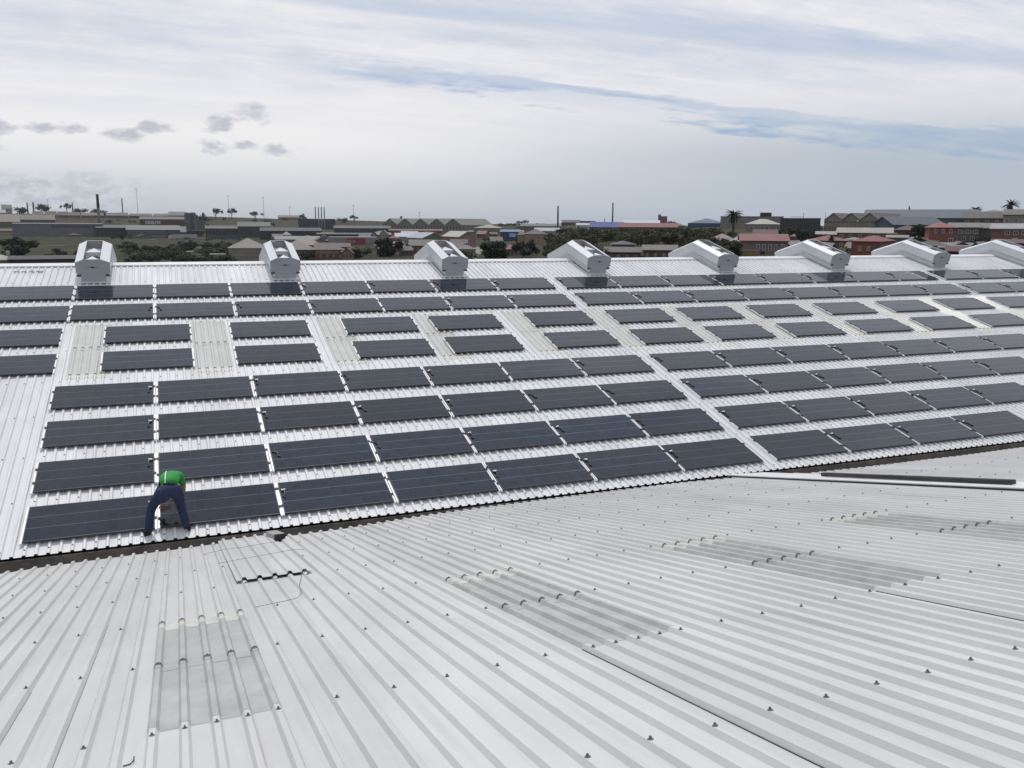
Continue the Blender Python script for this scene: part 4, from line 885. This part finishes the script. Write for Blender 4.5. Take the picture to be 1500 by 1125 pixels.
p, rz, s = spot(1019, 333); o = thing('tarpaulin', 'small bright white tarpaulin mound before the slate-blue shed', 'tarpaulin', p, rz); smooth(MB().tube([(-6 * s, 0, .5), (-4 * s, 0, 3.6 * s), (0, 0, 4.2 * s), (4 * s, 0, 3.4 * s), (6 * s, 0, .5)], [.3 * s, 1.5 * s, 1.6 * s, 1.4 * s, .3 * s], 10).build('cover', cm('dfe4e8'), o))
# ---- right
o, w, he, hr, s = building('building', 'long low building with a dark rooftop block, right of the palm', 'building', 1056, 1145, 334, 317.5, 316, 24, '7d7872', '5d5258', 'flat', win=(1, 9, .35, .7, .4, .3, 1))
MB().box((w * .13, 2, he), (w * .31, 10, he + 5.8 * s)).build('rooftop_block', cm('35303c'), o)
MB().box((w * .13, 1.9, he + 5.8 * s + .01), (w * .22, 10.1, he + 4.9 * s + .6 * s)).build('rooftop_plant', cm('3d3a44'), o) if False else None
building('house', 'house with a broad pale roof and veranda below the rooftop block', 'house', 1092, 1142, 339, 328.5, 321, 14, '7d7a74', 'b3b1a6', 'hip', win=(1, 6, .2, .75, .42, .1, 1))
building('shed', 'charcoal flat-topped shed under the utility pole', 'shed', 1143, 1199, 345, 320.5, 320, 24, '43434b', '45454e', 'flat')
building('house', 'long house with red roof and pale walls, white-framed windows', 'house', 1086, 1152, 372, 353.5, 344.5, 14, '7f6d6a', '8a4a4c', 'side', win=(1, 5, .18, .85, .42, .30, .95), yaw=3)
o, w, he, hr, s = building('house', 'small pink-white corner room at the right end of the red-roofed house', 'house', 1143, 1153, 362, 345, 342, 8, 'a58a8c', 'a8a4a4', 'flat', win=(1, 2, .45, .95, .3, 0, 1))
building('house', 'rust-roofed low row behind the red-roofed house', 'house', 1104, 1137, 352, 345, 337, 12, '5a403a', '5e3a33', 'side')
building('house', 'pink-roofed hip house left of the dark bush', 'house', 1038, 1076, 360, 352, 342.5, 14, '7b6a66', '8f7472', 'hip', win=(1, 3, .2, .7, .3, 0, 1))
building('house', 'house with a pale mauve hip roof behind the dark bush', 'house', 1070, 1097, 363, 354, 345, 12, '7d7474', 'a39a9e', 'hip')
building('wall', 'low mustard boundary wall before the dark bush', 'wall', 1072, 1109, 376, 367.5, 367, .6, '8a7448', '94805a', 'flat', eave=.1)
building('shed', 'long brown shed with a pale roof edge below the trees, left one', 'shed', 886, 938, 380, 370, 364, 12, '6d5347', '5c524e', 'side', win=(1, 4, .2, .7, .2, 0, 1))
building('shed', 'brown shed with weathered grey roof, right of the long brown shed', 'shed', 942, 990, 379, 367, 361, 12, '5d4f48', '6b6660', 'side', win=(1, 4, .2, .7, .2, 0, 1))
building('house', 'slate-roofed house hidden among the trees above the brown sheds', 'house', 896, 930, 366, 358, 353, 12, '5a5a5e', '444a58', 'hip')
o, w, he, hr, s = building('factory', 'long concrete factory with saw-tooth roofs and column bays', 'factory', 1190, 1300, 345, 323, 313, 30, '8a857b', '5f5853', 'front', n=3, yaw=-22, win=[(1, 13, .78, .98, .8, 0, 1), (1, 13, .05, .7, .72, 0, 1)], frames=False)
for q_ in o.children:
    if q_.name.startswith('window'): q_.data.materials[0] = cm('66625a')
building('shed', 'huge slate-blue shed spanning the right skyline below the conifer', 'shed', 1268, 1424, 338, 320, 306.5, 40, '5b6670', '55616c', 'side', win=(1, 14, .3, .8, .06, 0, 1), frames=False)
building('shed', 'steel-blue annexe roof in front of the huge slate-blue shed', 'shed', 1300, 1392, 342, 330, 318, 22, '4a5764', '45525f', 'side', yaw=18)
building('shed', 'long low shed with whitish sheets below the concrete factory', 'shed', 1228, 1304, 350, 341.5, 334.5, 16, '6a5650', 'a29f96', 'side', win=(1, 6, .2, .8, .3, 0, 1))
building('shed', 'thin pale lean-to roof left of the long whitish shed', 'shed', 1196, 1232, 349, 344, 340, 10, '63504c', '9d9a98', 'mono')
building('house', 'dull red-roofed house left of the small palm', 'house', 1184, 1240, 362, 352.5, 345, 13, '6e4b46', '854842', 'hip', win=(1, 3, .2, .7, .2, 0, 1))
building('house', 'bright orange-walled house with an orange-red hip roof', 'house', 1240, 1294, 375, 353.5, 345.5, 13, '8a4a36', '84443a', 'hip', win=[(1, 2, .3, .7, .28, .15, .75)], door=True, yaw=-10)
building('house', 'shabby two-storey pink flat behind the orange-walled house', 'house', 1278, 1310, 364, 343, 340, 12, '6f5a56', '7d7872', 'flat', win=(2, 3, .15, .95, .4, .1, 1))
building('house', 'grey-walled low house between the orange house and the dark tree', 'house', 1300, 1326, 366, 349, 346, 12, '6b6660', '8a857a', 'side', win=(1, 3, .3, .75, .3, 0, 1))
building('house', 'dark red-roofed house under the steel-blue annexe', 'house', 1310, 1345, 350, 337, 330, 12, '54423f', '553735', 'hip')
building('house', 'two-storey salmon house with a hip roof and dark garage door', 'house', 1361, 1396, 362, 333.5, 325.5, 13, '8f4f48', '98504c', 'hip', win=[(1, 3, .66, .95, .3, .1, .95), (1, 1, .2, .5, .5, .68, .98)], yaw=4)
building('house', 'grey-green two-storey house adjoining the salmon house', 'house', 1390, 1430, 356, 334, 327.5, 13, '6f7068', '79776c', 'side', win=[(1, 4, .6, .88, .5, .05, 1), (1, 3, .12, .45, .35, .1, .95)])
building('house', 'white two-storey house with a grey gable right of the grey-green one', 'house', 1428, 1458, 353, 335, 328, 12, '8e8f8a', '7b796f', 'side', win=[(1, 4, .55, .85, .35, 0, 1), (1, 3, .1, .4, .35, 0, 1)], yaw=-4)
building('house', 'long salmon-pink house with a whitish roof at the right frame edge', 'house', 1456, 1535, 354, 336, 328.5, 14, '8a5a56', 'a3a0a6', 'side', win=(1, 6, .5, .9, .5, .2, 1))
building('house', 'upper cream house with dark brown roof and red window, below the left palm', 'house', 1394, 1420, 330, 317.5, 312, 11, '8d857a', '4c4642', 'hip', win=(1, 3, .3, .8, .3, .1, 1))
building('house', 'wide dark brown roofed house on the right skyline', 'house', 1412, 1463, 333, 320, 310.5, 14, '5e544c', '5f5a50', 'side', win=(1, 4, .3, .8, .3, 0, 1))
building('house', 'cream house with grey-brown roof at the upper right frame edge', 'house', 1472, 1530, 334, 315, 307, 13, '8d897c', '6f6a62', 'side', win=(1, 5, .3, .8, .25, 0, 1), yaw=-3)
building('shed', 'grey-green roofed shed behind the palms on the skyline', 'shed', 1438, 1474, 318, 308, 303.5, 18, '707870', '7d8680', 'hip')
building('house', 'low house with dark tiled roof just beyond the ridge, right of vent seven', 'house', 1338, 1386, 372, 360, 353, 12, '4c4844', '45433e', 'hip', win=(1, 3, .2, .7, .3, 0, 1))
building('shed', 'low grey asbestos-roofed shed below the salmon house', 'shed', 1378, 1424, 372, 364, 358.5, 10, '5a5250', '77787a', 'mono')
building('house', 'maroon-roofed house peeking over the ridge near the right edge', 'house', 1388, 1416, 378, 369, 363, 9, '5a2a30', '5c262e', 'side')
building('house', 'maroon-walled house between the two rightmost vents', 'house', 1456, 1505, 368, 357, 352.5, 10, '5b3436', '60383a', 'side', win=(1, 3, .2, .7, .3, 0, 1))
p, rz, s = spot(1342, 362); o = thing('satellite_dish', 'small white satellite dish on the low house beyond the ridge', 'satellite dish', p, rz); MB().tube([(0, 0, 0), (0, 0, 14 * s)], .25 * s, 6).build('pole', cm('55565c'), o)
smooth(MB().tube([(-.6 * s, .0, 14 * s), (.2 * s, -.4 * s, 15 * s)], [.2 * s, 1.7 * s], 14).build('dish', cm('cfd2d2'), o))

random.seed(5)
for zone, grp, lab, spots_ in (('right', 'small houses crowded on the right slope', 'small drab house among the crowded houses on the right slope', [(random.uniform(1150, 1500), random.uniform(338, 372)) for _ in range(26)]),
                       ('centre', 'small houses crowded beyond the third vent', 'small drab house in the crowded streets beyond the third vent', [(random.uniform(560, 765), random.uniform(347, 376)) for _ in range(18)]),
                       ('left', 'workshop roofs beyond the second vent', 'low drab workshop roof in the yards beyond the second vent', [(random.uniform(395, 560), random.uniform(350, 380)) for _ in range(14)]),
                       ('hill', 'small dark sheds scattered on the industrial hillside', 'small dark shed among the factories on the industrial hillside', [(random.uniform(0, 720), random.uniform(331, 350)) for _ in range(30)])):
    for x, y in spots_:
        w_ = random.uniform(14, 26) * (.6 + max(0, y - 335) / 80) * (1.3 if zone == 'hill' else 1); hh = random.uniform(6, 9) * (.6 + max(0, y - 335) / 80) * (.62 if zone == 'hill' else 1)
        building('house', lab, 'house', x - w_ / 2, x + w_ / 2, y, y - hh, y - hh * random.uniform(1.45, 1.8), random.uniform(8, 11), random.choice(['6f6258', '7d6a60', '84726a', '5f5650', '7a4f42', '8a8478']), random.choice(['5a4640', '6a4038', '6c6a66', '4e4a48', '84807c', '74453c', '96938e']), random.choice(['hip', 'side', 'side', 'front']), yaw=random.uniform(-18, 18), win=(1, 3, .25, .75, .32, .05, .95), frames=False, group=grp)
# ------------------------------------------------------------------ trees
def leaf_mat(name, c1, c2):
    m = mat(name, c1, 0.8, spec=0.15, col2=c2, vscale=0.9, objvar=0.35); return m
M['leaf_dark'] = leaf_mat('dark_foliage', (0.014, 0.022, 0.014), (0.036, 0.048, 0.027))
M['leaf_mid'] = leaf_mat('green_foliage', (0.03, 0.044, 0.019), (0.072, 0.085, 0.036))
M['leaf_olive'] = leaf_mat('olive_foliage', (0.048, 0.052, 0.025), (0.10, 0.095, 0.046))
M['bark'] = mat('bark', (0.05, 0.04, 0.032), 0.9, var=.3, vscale=4)
def crown_mesh(name, m, seed, n=700, kind='round'):
    rg = random.Random(seed); mb = MB(); lumps = []
    for i in range(9 if kind != 'conifer' else 12):
        if kind == 'conifer': h = i / 11; lumps.append((Vector((rg.gauss(0, .06), rg.gauss(0, .06), .15 + h * .85)), .34 * (1 - h) + .05))
        elif kind == 'flat': lumps.append((Vector((rg.uniform(-.42, .42), rg.uniform(-.3, .3), rg.uniform(.62, .85))), rg.uniform(.12, .2)))
        else: lumps.append((Vector((rg.gauss(0, .2), rg.gauss(0, .2), rg.uniform(.3, .78))), rg.uniform(.15, .27)))
    for i in range(n):
        c, rd = lumps[rg.randrange(len(lumps))]; d = Vector((rg.gauss(0, 1), rg.gauss(0, 1), rg.gauss(0, 1))).normalized(); p = c + d * rd * (rg.random() ** .45)
        a = Vector((rg.gauss(0, 1), rg.gauss(0, 1), rg.gauss(0, 1))).normalized(); b = a.cross(d + Vector((.01, .02, .03))).normalized(); s = rg.uniform(.03, .065)
        mb.add([p - a * s, p + b * s * .8, p + a * s, p - b * s * .8], [(0, 1, 2, 3)])
    return mb.mesh(name, m)
def trunk_mesh(seed, top=.6):
    rg = random.Random(seed); mb = MB(); mb.tube([(0, 0, -.15), (.01, 0, .2), (.0, .01, top)], [.035, .028, .012], 7)
    for i in range(4): a = rg.uniform(0, 6.28); mb.tube([(0, 0, .25 + .06 * i), (math.cos(a) * .14, math.sin(a) * .14, .45 + .06 * i), (math.cos(a) * .22, math.sin(a) * .22, .6 + .05 * i)], [.016, .011, .005], 5)
    return mb.mesh('trunk', M['bark'])
CR = {}
for key, mm in (('dark', 'leaf_dark'), ('mid', 'leaf_mid'), ('olive', 'leaf_olive')):
    for v_ in range(3): CR[(key, v_)] = crown_mesh('crown', M[mm], v_ * 7 + len(key), 800)
CR[('big', 0)] = crown_mesh('crown', M['leaf_dark'], 71, 2600); CR[('conifer', 0)] = crown_mesh('crown', M['leaf_dark'], 91, 700, 'conifer'); CR[('flat', 0)] = crown_mesh('crown', M['leaf_dark'], 33, 420, 'flat'); CR[('flat', 1)] = crown_mesh('crown', M['leaf_dark'], 35, 420, 'flat')
TK = [trunk_mesh(i) for i in range(3)]
def tree(x0, x1, yb, yt, kind, v_, label, group=None, name='tree', cat='tree', drop=.25):
    p, rz, s = spot((x0 + x1) / 2, yb); o = thing(name, label, cat, p, random.uniform(0, 6.28), group); w = (x1 - x0) * s; h = (yb - yt) * s
    c = obj('crown', CR[(kind, v_)], o); lo = drop * h if kind == 'flat' else -.12 * h
    c.scale = (w * 1.02, w * 1.02, h * (1.05 if kind != 'flat' else 1.12)); c.location = (0, 0, -.10 * h if kind != 'conifer' else 0)
    t = obj('trunk', TK[v_ % 3], o); t.scale = (w, w, h)
    return o
for x0, x1, yb, yt, k, v_, l in (
    (-8, 48, 374, 344, 'big', 0, 'very large dark round tree at the far left in the field'), (545, 584, 376, 344, 'big', 0, 'large blue-black tree right of the red sign'), (706, 758, 379, 349, 'big', 0, 'large spreading dark tree in front of the blue factory'),
    (1320, 1361, 358, 325, 'big', 0, 'large dark bushy tree left of the salmon house'), (1046, 1092, 376, 349, 'big', 0, 'large dark bush below the palm tree'), (760, 790, 374, 348, 'dark', 1, 'dark tree before the tan two-storey house'),
    (438, 462, 383, 366, 'dark', 0, 'small dark tree left of the orange-brown house'), (398, 412, 358, 347, 'dark', 1, 'dark tree between the flats and the workshops'), (512, 545, 378, 361, 'dark', 2, 'dark shrubby tree below the red sign'),
    (1160, 1187, 356, 335, 'dark', 0, 'dark tree right of the silver car by the charcoal shed'), (1140, 1172, 346, 331, 'mid', 1, 'green tree before the charcoal shed'), (1095, 1112, 366, 351, 'dark', 2, 'dark shrub touching the red-roofed house'),
    (190, 222, 330, 310, 'olive', 0, 'olive scrub tree on the hill left of the orange sign') if False else (176, 186, 352, 339, 'dark', 2, 'dark tree beside the slate-grey shed'), (286, 302, 330, 309, 'dark', 1, 'dark tree right behind the silos'),
    (306, 327, 321, 305.5, 'flat', 0, 'dark hilltop tree left of the tall light mast'), (331, 348, 320, 305, 'flat', 1, 'flat-topped hilltop tree under the tall light mast'), (364, 384, 322, 310, 'flat', 0, 'low hilltop tree right of the tall light mast'),
    (438, 450, 323, 312, 'dark', 1, 'dark round tree on the skyline left of the power house'), (512, 527, 326, 315, 'flat', 1, 'flat-topped dark tree right of the power house'), (494, 510, 327, 318, 'dark', 2, 'low dark tree on the skyline beside the power house'),
    (55, 78, 313, 297, 'dark', 0, 'dark tree clump behind the brick-red chimney'), (90, 106, 313, 298, 'flat', 0, 'feathery dark tree left of the pointed tower'), (108, 128, 314, 304, 'dark', 2, 'low dark tree right of the pointed tower'),
    (130, 162, 317, 304.5, 'dark', 1, 'broad dark tree mound behind the tall pale chimney'), (16, 42, 315, 302, 'dark', 2, 'dark tree mound right of the green-roofed house'), (763, 774, 332, 322.5, 'flat', 1, 'small umbrella-shaped tree on the middle skyline'),
    (975, 994, 336, 322, 'dark', 0, 'dark tree right of the pink block'), (940, 956, 372, 350, 'dark', 1, 'tall narrow dark tree beside the brown sheds'), (997, 1012, 352, 334, 'dark', 2, 'near-black tree left of the tarpaulin'),
    (1036, 1050, 348, 332, 'olive', 1, 'brownish tree below the slate-blue shed'), (588, 604, 372, 355, 'dark', 2, 'dark tree left of the brown-roofed brick house'), (664, 700, 384, 366, 'mid', 0, 'bright green shrubs below the pink gable-fronted house'),
    (1425, 1465, 366, 346, 'dark', 1, 'dark hedge tree before the long salmon-pink house'), (1460, 1478, 330, 316, 'dark', 0, 'dark bushy tree between the two skyline palms'), (1400, 1412, 318, 309, 'dark', 2, 'dark shrub against the huge slate-blue shed'),
    (1300, 1330, 384, 362, 'dark', 2, 'dark bushes behind the seventh vent')):
    tree(x0, x1, yb, yt, k, v_, l)
tree(1326.5, 1335.5, 318, 296, 'conifer', 0, 'dark conical conifer standing above the huge slate-blue shed', name='conifer')
random.seed(21)
for i in range(130):
    x = random.uniform(806, 1052); yb = random.uniform(342, 386); hp = random.uniform(14, 22) * (.8 + (yb - 340) / 90)
    if 880 < x < 996 and yb > 364: continue
    wp = hp * random.uniform(1.0, 1.6)
    tree(x - wp / 2, x + wp / 2, yb, max(yb - hp, 332), random.choice(['dark', 'mid', 'olive', 'mid', 'olive', 'olive', 'mid']), random.randrange(3), 'green tree in the dense wood between the red shed and the ridge', 'trees of the dense wood behind vents four and five')
for i in range(90):
    x = random.uniform(185, 345) if i < 70 else random.uniform(60, 150); yb = random.uniform(366, 389) if i < 70 else random.uniform(368, 386); hp = random.uniform(9, 17) if i < 70 else random.uniform(6, 11); wp = hp * random.uniform(1.3, 2.4)
    tree(x - wp / 2, x + wp / 2, yb, yb - hp, random.choice(['dark', 'dark', 'mid']), random.randrange(3), 'dark bush on the overgrown field behind vents one and two', 'bushes on the overgrown field', name='bush', cat='bush')
for i in range(75):
    x = random.choice([random.uniform(10, 560), random.uniform(560, 800), random.uniform(150, 420)]); yb = random.uniform(322, 358); hp = random.uniform(3, 6); wp = hp * random.uniform(1.2, 2.2)
    tree(x - wp / 2, x + wp / 2, yb, yb - hp, random.choice(['dark', 'mid', 'olive']), random.randrange(3), 'small far tree among the factories on the distant hillside', 'scattered far trees on the hillside')
for i in range(24):
    x = random.uniform(690, 830); yb = 331; hp = random.uniform(2.5, 5); wp = hp * random.uniform(1.4, 3)
    tree(x - wp / 2, x + wp / 2, yb, yb - hp, 'dark', random.randrange(3), 'tiny dark tree on the middle skyline right of the gabled warehouse', 'tiny trees on the middle skyline')
for i in range(22):
    x = random.uniform(1020, 1500); yb = random.uniform(345, 378); hp = random.uniform(6, 13); wp = hp * random.uniform(1., 2.)
    tree(x - wp / 2, x + wp / 2, yb, yb - hp, random.choice(['dark', 'mid', 'dark']), random.randrange(3), 'small garden tree among the houses on the right', 'garden trees among the right-hand houses')
def palm(px, yb, yt, wpx, label, trunk=True):
    p, rz, s = spot(px, yb); o = thing('palm_tree', label, 'palm tree', p, rz); h = (yb - yt) * s; R = wpx * s / 2; hc = h - R * .55
    mb = MB(); mb.tube([(0, 0, -1), (.1, 0, hc * .5), (0, 0, hc)], [R * .14, R * .11, R * .13], 9); mb.build('trunk', M['bark'], o)
    rg = random.Random(px); fr = MB()
    for i in range(64):
        a = rg.uniform(0, 6.28); e = rg.uniform(-.75, 1.45); L_ = R * rg.uniform(.8, 1.08); d = Vector((math.cos(a), math.sin(a), 0)); up = Vector((0, 0, 1)); w0 = d.cross(up) 
        prev = None
        for j in range(7):
            t = j / 6; el_ = e - 1.3 * t * t; pos = Vector((0, 0, hc)) + (d * math.cos(e * .8 - .55 * t) + up * math.sin(e * .8 - .55 * t)) * L_ * t
            wd = R * .085 * (1 - t) ** .5 + R * .01; cur = (pos - w0 * wd - up * wd * .5, pos, pos + w0 * wd - up * wd * .5)
            if prev: fr.add([prev[0], prev[1], cur[1], cur[0]], [(0, 1, 2, 3)]); fr.add([prev[1], prev[2], cur[2], cur[1]], [(0, 1, 2, 3)])
            prev = cur
    fr.build('frond_crown', M['leaf_dark'], o)
palm(1073, 350, 306.5, 31, 'tall palm tree standing on the slope before the long low building')
palm(1428, 322, 302, 20, 'left palm of the two on the right skyline')
palm(1478, 330, 293.5, 27, 'right and larger palm of the two on the right skyline')
palm(1217, 366, 344, 15, 'small palm between the red-roofed and orange-walled houses')
# pale track and roads
def road(name, pts, wd, m):
    mb = MB(); P = [land(*q) + Vector((0, 0, .18)) for q in pts]
    for i in range(len(P) - 1):
        d = (P[i + 1] - P[i]); n = Vector((-d.y, d.x, 0)).normalized() * wd / 2; mb.add([P[i] - n, P[i] + n, P[i + 1] + n, P[i + 1] - n], [(0, 1, 2, 3)])
    o = mb.build(name, m); tag(o, kind='structure'); return o
road('track', [(244, 371), (256, 370.3), (268, 369.6), (280, 368.6), (289, 367.6)], 5, cm('8d8a80', .9))
road('path', [(46, 361.5), (60, 360.8), (75, 360.2), (95, 359.4)], 3.0, cm('8d8a78', .9))
road('road', [(170, 353.2), (200, 353.6), (230, 353.8), (260, 353.6), (290, 353.6), (330, 354)], 14, cm('56585a', .9))
road('road', [(686, 380), (692, 374), (697, 368), (700, 362)], 8, cm('8b8880', .9))

# ------------------------------------------------------------------ air
hz = bpy.data.materials.new('haze_air'); hz.use_nodes = True; nt = hz.node_tree; nt.nodes.clear()
vo = nt.nodes.new('ShaderNodeVolumePrincipled'); vo.inputs['Color'].default_value = (0.80, 0.86, 0.93, 1); vo.inputs['Density'].default_value = 0.00006; vo.inputs['Anisotropy'].default_value = 0.0
oo = nt.nodes.new('ShaderNodeOutputMaterial'); nt.links.new(vo.outputs[0], oo.inputs['Volume'])
o = MB().box((-13000, -13000, -110), (13000, 13000, 75)).build('haze', hz); tag(o, kind='stuff')
